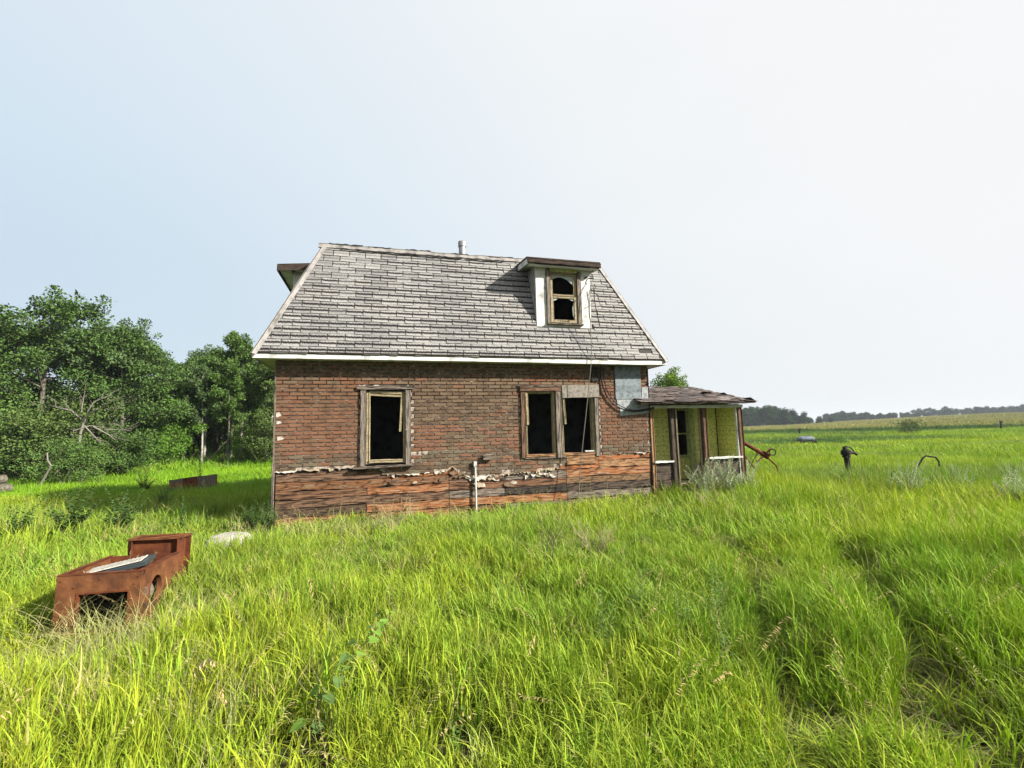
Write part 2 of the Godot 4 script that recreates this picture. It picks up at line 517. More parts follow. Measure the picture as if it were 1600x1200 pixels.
func plank_row(parent: Node, u0: float, u1: float, y0: float, y1: float, z: float, woods: Array, cuts: Array) -> void:
	var us := [u0]
	us.append_array(cuts)
	us.append(u1)
	for i in us.size() - 1:
		var mb := MB.new()
		var w: float = us[i + 1] - us[i] - 0.012
		mb.worn(Vector3((us[i] + us[i + 1]) / 2, (y0 + y1) / 2, z + rng.randf_range(-0.003, 0.003)), Vector3(w, y1 - y0 - 0.012, 0.026), rng, 0.011, Basis(Vector3.BACK, rng.randf_range(-0.005, 0.005)), 13)
		part(parent, "plank", mb, M[woods[rng.randi() % woods.size()] + ["", "", "_old", "_fresh"][rng.randi() % 4]])


func torn_strip(parent: Node, called: String, u0: float, u1: float, y: Callable, h0: float, h1: float, z: float, m: Material, step := 0.05) -> void:
	# a ragged strip of paper hanging along y(u), its lower edge torn, slightly lifted from the wall
	var mb := MB.new()
	var n := int((u1 - u0) / step)
	var last := []
	var walk := 0.6
	for i in n + 1:
		if rng.randf() < 0.14:
			last = []
			continue
		walk = clampf(walk + rng.randf_range(-0.4, 0.4), 0.12, 1.5)
		var u := lerpf(u0, u1, float(i) / n)
		var env := sin(PI * clampf(float(i) / n, 0.02, 0.98))
		var top: float = y.call(u) + rng.randf_range(-0.012, 0.02) + 0.01
		var low: float = top - lerpf(h0, h1, rng.randf()) * (0.35 + 0.65 * env) * walk
		var now := [Vector3(u, top, z), Vector3(u + rng.randf_range(-0.01, 0.01), (top + low) / 2, z + rng.randf_range(0.004, 0.02)), Vector3(u + rng.randf_range(-0.02, 0.02), low, z + rng.randf_range(0.006, 0.05))]
		if last:
			for k in 2:
				mb.quad(last[k + 1], last[k], now[k], now[k + 1])
		last = now
	part(parent, called, mb, m)


func build_house() -> void:
	var house := thing("abandoned_house", "derelict brick-sided house with grey shingled mansard roof and empty windows", "house", CORNER, YAW)
	rng.seed = 11
	# ---- shell
	var holes := [[1.64, 2.45, 1.12, 2.55], [4.96, 6.66, 1.13, 2.58]]
	var mb := MB.new()
	mb.holed(0.0, W, -0.15, 3.16, holes, -0.16, -0.046)
	var wall := part(house, "wall", mb, M.wall_core)
	mb = MB.new()
	mb.span(Vector3(0.012, -0.15, -D + 0.14), Vector3(0.14, 3.16, -0.162))
	mb.span(Vector3(W - 0.14, -0.15, -D + 0.14), Vector3(W - 0.012, 3.16, -0.162))
	mb.span(Vector3(0.0, -0.15, -D), Vector3(W, 3.16, -D + 0.138))
	part(house, "wall", mb, M.wall_core)
	mb = MB.new()
	mb.span(Vector3(0.145, 0.42, -D + 0.145), Vector3(W - 0.145, 0.5, -0.165))
	part(house, "floor", mb, M.interior)
	mb = MB.new()
	mb.span(Vector3(0.145, 3.05, -D + 0.145), Vector3(W - 0.145, 3.12, -0.165))
	mb.span(Vector3(0.145, 0.502, -3.6), Vector3(W - 0.145, 3.048, -3.5))
	mb.span(Vector3(3.7, 0.502, -3.498), Vector3(3.8, 3.048, -0.165))
	part(house, "ceiling", mb, M.interior)

	# ---- siding backing (dark joints) with the torn lower edge
	var low := func(u: float) -> float:
		var pts := [Vector2(-0.1, 1.03), Vector2(1.3, 1.055), Vector2(1.9, 1.0), Vector2(2.1, 0.87), Vector2(3.2, 0.9), Vector2(3.36, 0.99), Vector2(3.5, 0.86), Vector2(3.75, 0.74), Vector2(4.6, 0.76), Vector2(5.6, 0.84), Vector2(5.9, 0.96), Vector2(5.99, 1.12), Vector2(6.7, 1.1), Vector2(8.2, 1.1)]
		for i in pts.size() - 1:
			if u <= pts[i + 1].x:
				return lerpf(pts[i].y, pts[i + 1].y, (u - pts[i].x) / (pts[i + 1].x - pts[i].x))
		return 1.1
	var sides := [[1.52, 2.55, 1.05, 2.66], [4.86, 6.76, 1.1, 2.7]]
	mb = MB.new()
	var upper := MB.new()
	var uu := 0.0
	while uu < W - 0.01:
		var u1 := minf(uu + 0.0435, W)
		var y0: float = low.call((uu + u1) / 2) + rng.randf_range(-0.012, 0.012)
		var spans := [[y0, 3.16]]
		for s in sides:
			if (uu + u1) / 2 > s[0] + 0.03 and (uu + u1) / 2 < s[1] - 0.03:
				spans = [[y0, s[2]], [s[3] - 0.05, 3.16]] if y0 < s[2] else [[s[3] - 0.05, 3.16]]
		for s in spans:
			var cut: float = 2.42 + 0.14 * nz.get_noise_2d(uu * 60.0, 7.0)
			for q in [[mb, s[0], minf(s[1], cut)], [upper, maxf(s[0], cut), s[1]]]:
				if q[2] > q[1]:
					q[0].quad(Vector3(uu, q[1], -0.012), Vector3(uu, q[2], -0.012), Vector3(u1, q[2], -0.012), Vector3(u1, q[1], -0.012))
			mb.quad(Vector3(u1, s[0], -0.022), Vector3(uu, s[0], -0.022), Vector3(uu, s[0], -0.012), Vector3(u1, s[0], -0.012))
		uu = u1
	part(wall, "siding_backing", mb, M.mortar_pale)
	part(wall, "siding_backing", upper, M.mortar)
	# ---- bricks
	var shapes := []
	for k in 4:
		mb = MB.new()
		mb.worn(Vector3.ZERO, Vector3(0.247, 0.061, 0.016), rng, 0.0016, Basis.IDENTITY, 3)
		shapes.append(mb.mesh())
	var spots := []
	var pitch := 0.262
	var row_h := 0.0757
	for r in 34:
		var y := 0.66 + r * row_h + 0.03
		if y > 3.14: break
		var u := -pitch * (0.5 if r % 2 else 0.02) - rng.randf_range(0.0, 0.02)
		while u < W:
			var a := maxf(u + 0.008, 0.006)
			var b := minf(u + pitch - 0.012, W - 0.006)
			for s in sides:
				if y > s[2] - 0.03 and y < s[3] + 0.02:
					if a < s[0] and b > s[0]: b = s[0] - 0.004
					elif a >= s[0] and a < s[1] and b > s[1]: a = s[1] + 0.004
					elif a >= s[0] and b <= s[1]: b = a
			if b - a > 0.05 and low.call((a + b) / 2) < y - 0.025 and not (a > 7.16 and b < 7.9 and y > 2.5):
				if not (y < 1.3 and rng.randf() < 0.02):
					spots.append([(a + b) / 2, y, (b - a) / (pitch - 0.017)])
			u += pitch
	spots.sort_custom(func(p, q): return p[0] + absf(p[1] - 1.9) * 0.1 < q[0] + absf(q[1] - 1.9) * 0.1)
	var rest := {}
	for i in spots.size():
		var s: Array = spots[i]
		var t := nz.get_noise_2d(s[0] * 26.0, s[1] * 45.0)
		var t2 := nz.get_noise_2d(s[0] * 30.0 + 500.0, s[1] * 30.0)
		var idx := clampi(int(2.0 + t * 5.0 + rng.randf_range(-0.9, 1.2)), 0, 3)
		if t2 > 0.16: idx = 4 + rng.randi() % 2
		if s[1] < 1.35 and rng.randf() < 0.75: idx = [4, 7, 8, 7][rng.randi() % 4]
		if s[1] > 2.7 and rng.randf() < 0.5: idx = [5, 6, 5, 1][rng.randi() % 4]
		if s[1] > 2.95: idx = [5, 6, 7][rng.randi() % 3]
		if rng.randf() < 0.02 + 0.12 * smoothstep(0.1, 0.4, t): idx = 9
		var b := Basis(Vector3.BACK, rng.randf_range(-0.006, 0.006)).scaled_local(Vector3(s[2], 1, 1))
		var f := Transform3D(b, Vector3(s[0], s[1], -0.004 + rng.randf_range(-0.0025, 0.0025)))
		if i < 300:
			var o := part(wall, "brick", shapes[rng.randi() % 4], M["brick_%d" % idx])
			o.transform = f
		else:
			if not rest.has(idx): rest[idx] = []
			rest[idx].append(f)
	var joined := SurfaceTool.new()
	var all := ArrayMesh.new()
	for idx in rest:
		joined = SurfaceTool.new()
		for f in rest[idx]:
			joined.append_from(shapes[rng.randi() % 4], 0, f)
		joined.set_material(M["brick_%d" % idx])
		joined.commit(all)
	part(wall, "brick", all, null, "", "stuff")
	# bricks of the two side walls, narrow slivers at most from the front
	for side in 2:
		all = ArrayMesh.new()
		joined = SurfaceTool.new()
		for r in 27:
			for k in 27:
				var d := 0.13 + k * 0.262 + (0.131 if r % 2 else 0.0)
				if d > D - 0.1: continue
				joined.append_from(shapes[(r + k) % 4], 0, Transform3D(Basis(Vector3.UP, PI / 2), Vector3(W if side else 0.0, 1.13 + r * row_h, -d)))
		joined.set_material(M.brick_1)
		joined.commit(all)
		part(house, "brick", all, null, "", "stuff")
	# ---- the bare boards below
	var rows := [-0.16, 0.0, 0.165, 0.335, 0.5, 0.655, 0.825, 1.0, 1.17]
	for i in rows.size() - 1:
		var lr := ["redwood_x", "redwood_x", "redwood_x", "brownwood_x"]
		if i < 2: lr = ["redwood_x", "tanwood_x", "greywood_x"]
		if i < 7:
			plank_row(wall, 0.03, 3.3, rows[i], rows[i + 1], -0.029, lr, [] if i % 2 else [1.9 + rng.randf_range(-0.5, 0.5)])
			plank_row(wall, 3.3, 5.9, rows[i], rows[i + 1], -0.029, ["brownwood_x", "redwood_x", "darkwood_x", "greywood_x"], [4.3 + rng.randf_range(-0.3, 0.5)] if i % 2 else [])
		plank_row(wall, 5.9, W - 0.01, rows[i], rows[i + 1], -0.029, ["tanwood_x", "tanwood_x", "redwood_x"] if i > 3 else ["greywood_x", "brownwood_x", "darkwood_x"], [6.7] if i > 5 else [])
	# ---- torn paper along the lower edge
	torn_strip(wall, "torn_paper", 0.0, 0.5, low, 0.03, 0.09, -0.008, M.white_paper)
	torn_strip(wall, "torn_paper", 0.5, 1.36, low, 0.02, 0.05, -0.008, M.paper)
	torn_strip(wall, "torn_paper", 2.04, 3.3, low, 0.02, 0.07, -0.008, M.white_paper)
	torn_strip(wall, "torn_paper", 3.1, 3.75, low, 0.03, 0.1, -0.006, M.paper)
	torn_strip(wall, "torn_paper", 3.55, 4.3, low, 0.03, 0.1, -0.01, M.white_paper)
	torn_strip(wall, "torn_paper", 4.1, 5.85, func(u): return low.call(u) + 0.02, 0.03, 0.12, -0.006, M.paper, 0.03)
	torn_strip(wall, "torn_paper", 4.75, 5.5, func(u): return low.call(u) - 0.07, 0.03, 0.14, 0.0, M.white_paper, 0.035)
	torn_strip(wall, "torn_paper", 7.2, 8.0, func(u): return 1.12, 0.02, 0.08, -0.004, M.white_paper)
	for q in [[0.02, 2.06, 0.09, 0.1], [0.03, 1.93, 0.1, 0.06], [0.05, 1.62, 0.12, 0.08]]:
		mb = MB.new()
		mb.plate([Vector2(0, 0), Vector2(q[2] * 0.5, 0.01), Vector2(q[2], q[3] * 0.4), Vector2(q[2] * 0.6, q[3]), Vector2(0, q[3] * 0.9)], 0.004, Transform3D(Basis.IDENTITY, Vector3(q[0], q[1], 0.011)))
		part(wall, "torn_paper", mb, M.white_paper)
	for k in 26:   # loose scraps of paper and brick sheet below the torn edge
		var u := rng.randf_range(3.25, 5.9) if k < 20 else rng.randf_range(2.1, 3.2)
		var s := rng.randf_range(0.03, 0.1)
		var poly := []
		for i in 7:
			var an := TAU * i / 7.0
			poly.append(Vector2(cos(an) * s * rng.randf_range(0.6, 1.5), sin(an) * s * rng.randf_range(0.35, 0.9)))
		mb = MB.new()
		mb.plate(poly, 0.003, Transform3D(Basis(Vector3.RIGHT, rng.randf_range(-0.35, 0.1)) * Basis(Vector3.BACK, rng.randf_range(-0.4, 0.4)), Vector3(u, low.call(u) + rng.randf_range(-0.2, 0.0), 0.006)))
		part(wall, "torn_paper", mb, [M.paper, M.paper, M.white_paper, M.brick_5, M.brownwood_x][rng.randi() % 5])
	# corner strips
	mb = MB.new()
	mb.worn(Vector3(-0.012, 0.5, 0.004), Vector3(0.05, 1.4, 0.05), rng, 0.005)
	part(wall, "corner_board", mb, M.greywood_y)
	mb = MB.new()
	mb.worn(Vector3(-0.006, 2.15, 0.0), Vector3(0.03, 1.98, 0.034), rng, 0.003)
	part(wall, "corner_board", mb, M.greywood_y)
	mb = MB.new()
	mb.worn(Vector3(W + 0.005, 1.6, 0.0), Vector3(0.03, 3.0, 0.034), rng, 0.003)
	part(wall, "corner_board", mb, M.roof_edge)

	build_windows(house)
	build_roof(house)
	build_porch(house)

	# ---- patches and fittings on the right of the wall
	mb = MB.new()
	mb.worn(Vector3(7.51, 2.76, 0.02), Vector3(0.67, 0.78, 0.008), rng, 0.006)
	part(house, "metal_patch", mb, M.sheet_metal, "blue-grey metal sheet nailed under the eave")
	mb = MB.new()
	mb.plate([Vector2(7.2, 2.42), Vector2(7.22, 2.2), Vector2(7.27, 2.17), Vector2(7.27, 1.98), Vector2(8.03, 2.04), Vector2(8.03, 2.66), Vector2(7.87, 2.64), Vector2(7.86, 2.41)], 0.006, Transform3D(Basis.IDENTITY, Vector3(0, 0, 0.014)))
	part(house, "metal_patch", mb, M.sheet_pale, "pale sheet below the blue-grey one")
	mb = MB.new()
	mb.worn(Vector3(4.1, 1.155, 0.05), Vector3(0.18, 0.12, 0.1), rng, 0.002)
	part(house, "outlet_box", mb, M.greywood_x)
	mb = MB.new()
	mb.tube([Vector3(3.85, -0.1, 0.045), Vector3(3.845, 0.6, 0.045), Vector3(3.84, 1.0, 0.045), Vector3(3.835, 1.06, 0.02), Vector3(3.835, 1.07, -0.02)], 0.021, 0.021, 8)
	mb.box(Vector3(3.838, 1.03, 0.04), Vector3(0.06, 0.1, 0.07))
	mb.box(Vector3(3.845, 0.62, 0.03), Vector3(0.07, 0.02, 0.06))
	part(house, "conduit", mb, M.pvc)
	mb = MB.new()
	mb.span(Vector3(6.58, 2.78, 0.012), Vector3(6.74, 3.1, 0.04))
	part(house, "vent_cover", mb, M.soot)


func board(parent: Node, called: String, at: Vector3, s: Vector3, m: String, j := 0.005, turn := 0.0) -> void:
	var b := MB.new()
	b.worn(at, s, rng, j, Basis(Vector3.BACK, turn), 7)
	part(parent, called, b, M[m])


func build_windows(house: Node3D) -> void:
	rng.seed = 23
	var w := Node3D.new()
	w.name = "window"
	house.add_child(w, true)
	var mb: MB
	# single window: weathered casing, cream inner frame, loose stop leaning into the opening
	board(w, "casing", Vector3(1.595, 1.83, 0.022), Vector3(0.105, 1.5, 0.045), "greywood_y")
	board(w, "casing", Vector3(2.475, 1.83, 0.022), Vector3(0.11, 1.5, 0.045), "greywood_y")
	board(w, "casing", Vector3(2.02, 2.625, 0.03), Vector3(1.09, 0.075, 0.06), "greywood_x", 0.006, 0.006)
	board(w, "frame", Vector3(1.69, 1.83, -0.07), Vector3(0.085, 1.44, 0.14), "cream_paint")
	board(w, "frame", Vector3(2.405, 1.83, -0.07), Vector3(0.055, 1.44, 0.14), "cream_paint")
	board(w, "frame", Vector3(2.04, 2.535, -0.07), Vector3(0.65, 0.06, 0.14), "cream_paint_x", 0.004, -0.03)
	board(w, "frame", Vector3(2.04, 1.155, -0.06), Vector3(0.65, 0.07, 0.16), "cream_paint_x")
	board(w, "window_stop", Vector3(2.335, 2.12, -0.02), Vector3(0.045, 0.76, 0.03), "cream_paint", 0.004, -0.05)
	board(w, "window_stop", Vector3(2.03, 2.475, -0.02), Vector3(0.66, 0.04, 0.03), "cream_paint_x", 0.004, -0.045)
	board(w, "sill", Vector3(1.99, 1.055, 0.05), Vector3(1.16, 0.045, 0.15), "greywood_x", 0.004, 0.012)
	board(w, "latch", Vector3(2.43, 1.78, 0.03), Vector3(0.02, 0.035, 0.02), "pvc", 0.0)
	# double window
	w = Node3D.new()
	w.name = "window"
	house.add_child(w, true)
	board(w, "casing", Vector3(4.925, 1.86, 0.02), Vector3(0.11, 1.5, 0.045), "brownwood_y")
	board(w, "casing", Vector3(5.35, 2.6, 0.028), Vector3(0.98, 0.1, 0.056), "brownwood_x")
	board(w, "casing", Vector3(5.33, 2.675, 0.018), Vector3(1.04, 0.035, 0.036), "greywood_x", 0.007)
	board(w, "casing", Vector3(5.745, 1.82, 0.024), Vector3(0.13, 1.46, 0.05), "greywood_y")
	board(w, "casing", Vector3(6.675, 1.8, 0.02), Vector3(0.11, 1.42, 0.045), "greywood_y")
	board(w, "frame", Vector3(4.995, 1.85, -0.07), Vector3(0.05, 1.44, 0.14), "cream_paint")
	board(w, "frame", Vector3(5.655, 1.85, -0.07), Vector3(0.05, 1.44, 0.14), "cream_paint")
	board(w, "frame", Vector3(5.84, 1.85, -0.07), Vector3(0.06, 1.44, 0.14), "cream_paint")
	board(w, "frame", Vector3(6.6, 1.85, -0.07), Vector3(0.06, 1.44, 0.14), "cream_paint")
	board(w, "frame", Vector3(5.32, 2.535, -0.07), Vector3(0.6, 0.06, 0.14), "cream_paint_x")
	board(w, "frame", Vector3(6.22, 2.545, -0.07), Vector3(0.7, 0.06, 0.14), "cream_paint_x")
	board(w, "frame", Vector3(5.8, 1.145, -0.06), Vector3(1.66, 0.06, 0.18), "tanwood_x")
	board(w, "window_stop", Vector3(5.022, 2.17, 0.01), Vector3(0.055, 0.7, 0.03), "cream_paint", 0.004, 0.02)
	board(w, "window_stop", Vector3(5.895, 2.13, 0.01), Vector3(0.055, 0.62, 0.03), "cream_paint", 0.004, 0.035)
	board(w, "window_stop", Vector3(6.5, 1.205, -0.01), Vector3(0.26, 0.03, 0.04), "white_paint", 0.003)
	board(w, "boarding", Vector3(6.29, 2.555, 0.055), Vector3(0.9, 0.29, 0.014), "osb", 0.004, 0.012)
	board(w, "apron_board", Vector3(6.28, 1.02, 0.004), Vector3(0.74, 0.19, 0.022), "tanwood_x")
	board(w, "sill", Vector3(5.42, 1.1, 0.01), Vector3(0.95, 0.035, 0.05), "greywood_x", 0.008)


func slope(seed_side: int) -> Transform3D:
	# local x along the eave, y up the slope, z outwards; side 0 front, 1 left, 2 right, 3 back
	var up := Vector3(0, TOP - EAVE, -SETBACK).normalized()
	var out := Vector3(0, SETBACK, TOP - EAVE).normalized()
	var b := Basis(Vector3.RIGHT, up, out)
	var at := Vector3(0, EAVE, OVER)
	if seed_side == 1:
		var t := Basis(Vector3.UP, -PI / 2)
		return Transform3D(t * b, Vector3(-OVER, EAVE, 0))
	if seed_side == 2:
		var t := Basis(Vector3.UP, PI / 2)
		return Transform3D(t * b, Vector3(W + OVER, EAVE, 0))
	if seed_side == 3:
		return Transform3D(Basis(Vector3.UP, PI) * b, Vector3(0, EAVE, -D - OVER))
	return Transform3D(b, at)


func build_roof(house: Node3D) -> void:
	rng.seed = 37
	var L := Vector2(TOP - EAVE, SETBACK).length()
	var mb := MB.new()
	var f := slope(0)
	var sy := func(y: float) -> float: return (y - EAVE) / (TOP - EAVE) * L
	# roof boarding of the four slopes
	mb.holed(-OVER + SETBACK, W + OVER - SETBACK, 0.0, L, [[5.38, 6.58, sy.call(4.1), sy.call(5.42)]], -0.05, 0.0, f)
	mb.plate([Vector2(-OVER, 0), Vector2(-OVER + SETBACK, L), Vector2(-OVER + SETBACK, 0)], 0.05, f)
	mb.plate([Vector2(W + OVER, 0), Vector2(W + OVER - SETBACK, 0), Vector2(W + OVER - SETBACK, L)], 0.05, f)
	var roof := part(house, "roof", mb, M.tar)
	mb = MB.new()
	# sides: local x runs along the depth
	mb.plate([Vector2(-D - OVER, 0), Vector2(-D - OVER + SETBACK, L), Vector2(OVER - SETBACK, L), Vector2(OVER, 0)], 0.05, slope(1).translated_local(Vector3(0, 0, -0.002)) * Transform3D(Basis(), Vector3.ZERO))
	mb.plate([Vector2(-OVER, 0), Vector2(-OVER + SETBACK, L), Vector2(D + OVER - SETBACK, L), Vector2(D + OVER, 0)], 0.05, slope(2).translated_local(Vector3(0, 0, -0.002)))
	mb.plate([Vector2(-W - OVER, 0), Vector2(-W - OVER + SETBACK, L), Vector2(OVER - SETBACK, L), Vector2(OVER, 0)], 0.05, slope(3).translated_local(Vector3(0, 0, -0.002)))
	part(roof, "roof_slope", mb, M.tar)
	mb = MB.new()
	mb.span(Vector3(SETBACK - OVER, TOP - 0.09, -D - OVER + SETBACK), Vector3(W + OVER - SETBACK, TOP - 0.012, OVER - SETBACK))
	part(roof, "roof_deck", mb, M.tar)
	# ---- shingles of the front slope
	var tabs := []
	for k in 5:
		mb = MB.new()
		# a curled tab: three strips up the slope, lower corners lifted
		var w := 0.322
		var ys := [-0.03, 0.03, 0.09, 0.16]
		var lift := [0.015 + 0.003 * k, 0.012, 0.010, 0.007]
		var xs := [-0.5, -0.17, 0.17, 0.5]
		var pt := func(i: int, j: int) -> Vector3:
			var bow: float = (absf(xs[i]) * 2.0) * [0.006, -0.003, 0.01, 0.003, -0.001][k]
			var sag: float = [0.004, -0.003, 0.0, 0.006, 0.002][k] * sin(xs[i] * 5.0 + k)
			return Vector3(xs[i] * w, ys[j] + (sag if j == 0 else 0.0), lift[j] + bow * (1.0 if j < 2 else 0.3))
		for i in 3:
			for j in 3:
				var q := [pt.call(i, j), pt.call(i, j + 1), pt.call(i + 1, j + 1), pt.call(i + 1, j)]
				var t0 := 1.0 - j / 3.0
				var t1 := 1.0 - (j + 1) / 3.0
				mb.tri(q[0], q[1], q[2], Vector2(i / 3.0, t0), Vector2(i / 3.0, t1), Vector2((i + 1) / 3.0, t1))
				mb.tri(q[0], q[2], q[3], Vector2(i / 3.0, t0), Vector2((i + 1) / 3.0, t1), Vector2((i + 1) / 3.0, t0))
			var a: Vector3 = pt.call(i, 0)
			var b: Vector3 = pt.call(i + 1, 0)
			mb.tri(a - Vector3(0, 0, 0.010), a, b, Vector2(0, 0.98), Vector2(0, 0.97), Vector2(0.05, 0.97))
			mb.tri(a - Vector3(0, 0, 0.012), b, b - Vector3(0, 0, 0.012), Vector2(0, 0.98), Vector2(0.05, 0.97), Vector2(0.05, 0.98))
		for e in [0, 3]:
			var a: Vector3 = pt.call(e, 0)
			var b: Vector3 = pt.call(e, 2)
			mb.tri(a, b, a - Vector3(0, 0, 0.014)); mb.tri(b, b - Vector3(0, 0, 0.012), a - Vector3(0, 0, 0.014))
		tabs.append(mb.mesh())
	var exposure := L / 17.6
	var list := []
	for r in 18:
		var s := 0.035 + r * exposure
		var y := EAVE + s / L * (TOP - EAVE)
		var inset := s / L * SETBACK
		var uL := -OVER + inset + 0.02
		var uR := W + OVER - inset - 0.02
		var u := -OVER - 0.05 - (0.165 if r % 2 else 0.0) + rng.randf_range(-0.02, 0.02)
		while u < uR:
			var a := maxf(u, uL)
			var b := minf(u + 0.317, uR)
			if y > 3.98 and y < 5.5:
				var dl := 5.3
				var dr := 6.655
				if a < dl and b > dl: b = dl
				elif a >= dl and a < dr and b > dr: a = dr
				elif a >= dl and b <= dr: b = a
			if b - a > 0.04:
				list.append([(a + b) / 2, s, (b - a) / 0.326, y])
			u += 0.33
	list.sort_custom(func(p, q): return p[0] - p[1] * 0.3 < q[0] - q[1] * 0.3)
	var rest := {}
	for i in list.size():
		var q: Array = list[i]
		if rng.randf() < 0.003: continue
		var worn: float = nz.get_noise_2d(q[0] * 14.0 + 90.0, q[3] * 26.0) * 1.3 + (4.6 - q[3]) * 0.27 + 0.3 + rng.randf_range(-0.28, 0.28)
		if q[0] > 6.7: worn -= 0.45
		var k := 0 if worn < -0.12 else (1 if worn < 0.2 else 2)
		var streak := nz.get_noise_2d(q[0] * 60.0, q[3] * 9.0 + 300.0)
		var name_of := "shingle_%d_%d" % [k, (rng.randi() % 5) if rng.randf() < 0.45 else (3 if streak < -0.12 else (2 if streak > 0.15 else 0))]
		var tf := f * Transform3D(Basis(Vector3.BACK, rng.randf_range(-0.012, 0.012)).scaled_local(Vector3(q[2], 1, 1)), Vector3(q[0], q[1] + rng.randf_range(-0.005, 0.005), rng.randf_range(0.0, 0.003)))
		if i < 300:
			part(roof, "shingle", tabs[rng.randi() % 5], M[name_of]).transform = tf
		else:
			if not rest.has(name_of): rest[name_of] = []
			rest[name_of].append(tf)
	var all := ArrayMesh.new()
	for key in rest:
		var st := SurfaceTool.new()
		for tf in rest[key]:
			st.append_from(tabs[rng.randi() % 5], 0, tf)
		st.set_material(M[key])
		st.commit(all)
	part(roof, "shingle", all, null, "", "stuff")
	# shingles of the two side slopes
	for side in [1, 2]:
		all = ArrayMesh.new()
		var st := SurfaceTool.new()
		var g := slope(side)
		for r in 18:
			var s := 0.035 + r * exposure
			var inset := s / L * SETBACK
			var d := -OVER + inset + 0.2
			while d < D + OVER - inset - 0.2:
				st.append_from(tabs[rng.randi() % 5], 0, g * Transform3D(Basis.IDENTITY, Vector3(-d if side == 1 else d, s, 0.0)))
				d += 0.33
		st.set_material(M.shingle_1_0)
		st.commit(all)
		part(roof, "shingle", all, null, "", "stuff")
	# ---- hip trims, fascia, soffit, top edge
	for e in [-1, 1]:
		var p0 := Vector3(-OVER if e < 0 else W + OVER, EAVE, OVER)
		var p1 := Vector3(SETBACK - OVER if e < 0 else W + OVER - SETBACK, TOP, OVER - SETBACK)
		var dir := (p1 - p0).normalized()
		var across := dir.cross(f.basis.z).normalized()
		mb = MB.new()
		mb.worn((p0 + p1) / 2 + f.basis.z * 0.035 + across * (0.035 if e < 0 else -0.035) * (1.0 if across.x > 0 else -1.0), Vector3(0.085, (p1 - p0).length() + 0.05, 0.012), rng, 0.004, Basis(across, dir, f.basis.z), 8)
		part(roof, "hip_trim", mb, M.white_metal)
		var g := slope(1 if e < 0 else 2)
		across = dir.cross(g.basis.z).normalized()
		mb = MB.new()
		mb.worn((p0 + p1) / 2 + g.basis.z * 0.035 + Vector3(0, 0, -0.04), Vector3(0.08, (p1 - p0).length() + 0.05, 0.012), rng, 0.004, Basis(across, dir, g.basis.z), 8)
		part(roof, "hip_trim", mb, M.white_metal)
	mb = MB.new()
	mb.worn(Vector3(2.55, EAVE - 0.035, OVER - 0.012), Vector3(5.8, 0.105, 0.024), rng, 0.003, Basis.IDENTITY, 12)
	part(roof, "fascia_board", mb, M.white_paint)
	mb = MB.new()
	mb.worn(Vector3(6.9, EAVE - 0.042, OVER - 0.01), Vector3(2.93, 0.11, 0.024), rng, 0.003, Basis.IDENTITY, 8)
	part(roof, "fascia_board", mb, M.white_paint)
	for e in [-OVER + 0.012, W + OVER - 0.012]:
		mb = MB.new()
		mb.span(Vector3(e - 0.012, EAVE - 0.09, -D - OVER), Vector3(e + 0.012, EAVE + 0.015, OVER - 0.026))
		part(roof, "fascia_board", mb, M.white_paint)
	mb = MB.new()
	mb.span(Vector3(-OVER + 0.026, EAVE - 0.075, 0.002), Vector3(W + OVER - 0.026, EAVE - 0.06, OVER - 0.026))
	mb.span(Vector3(-OVER + 0.026, EAVE - 0.075, -D - OVER), Vector3(-0.002, EAVE - 0.06, 0.0))
	mb.span(Vector3(W + 0.002, EAVE - 0.075, -D - OVER), Vector3(W + OVER - 0.026, EAVE - 0.06, 0.0))
	mb.span(Vector3(0.0, EAVE - 0.074, -D - OVER), Vector3(W, EAVE - 0.061, -0.002))
	part(roof, "soffit", mb, M.white_paint)
	# drip edge over the fascia
	mb = MB.new()
	mb.worn(Vector3(W / 2, EAVE + 0.03, OVER + 0.006), Vector3(W + 2 * OVER, 0.022, 0.05), rng, 0.004, Basis.IDENTITY, 24)
	part(roof, "drip_edge", mb, M.roof_edge)
	# the metal edge of the flat top, with lifted roofing felt
	mb = MB.new()
	mb.worn(Vector3(W / 2 - 0.05, TOP + 0.015, OVER - SETBACK + 0.03), Vector3(W + 2 * OVER - 2 * SETBACK + 0.1, 0.1, 0.05), rng, 0.012, Basis.IDENTITY, 26)
	part(roof, "top_trim", mb, M.white_metal)
	for q in [[1.2, 0.7], [1.9, 0.5], [2.75, 0.55], [3.7, 0.4], [4.7, 0.6]]:
		mb = MB.new()
		mb.worn(Vector3(q[0], TOP + 0.075, OVER - SETBACK - 0.02), Vector3(q[1], 0.014, 0.16), rng, 0.01, Basis(Vector3.BACK, rng.randf_range(-0.03, 0.03)) * Basis(Vector3.RIGHT, rng.randf_range(0.0, 0.2)), 8)
		part(roof, "felt_flap", mb, M.tar)
	for q in [[1.9, 1.6], [3.2, 1.1], [4.3, 0.9]]:
		mb = MB.new()
		mb.worn(Vector3(q[0], TOP - 0.045, OVER - SETBACK + 0.075), Vector3(q[1], 0.025, 0.03), rng, 0.012, Basis(Vector3.BACK, rng.randf_range(-0.008, 0.008)), 14)
		part(roof, "felt_flap", mb, M.tar)
	# stove pipe
	mb = MB.new()
	mb.lathe([[0.085, TOP - 0.02], [0.085, 6.22], [0.1, 6.23], [0.1, 6.34], [0.09, 6.36], [0.0, 6.36]], 14, Vector3(3.86, 0, -1.25))
	part(house, "stove_pipe", mb, M.steel)

	# ---- front dormer
	var dormer := Node3D.new()
	dormer.name = "dormer"
	house.add_child(dormer, true)
	mb = MB.new()
	mb.holed(5.31, 6.645, 4.0, 5.48, [[5.58, 6.38, 4.1, 5.36]], -0.06, 0.0)
	part(dormer, "dormer_front", mb, M.white_paint)
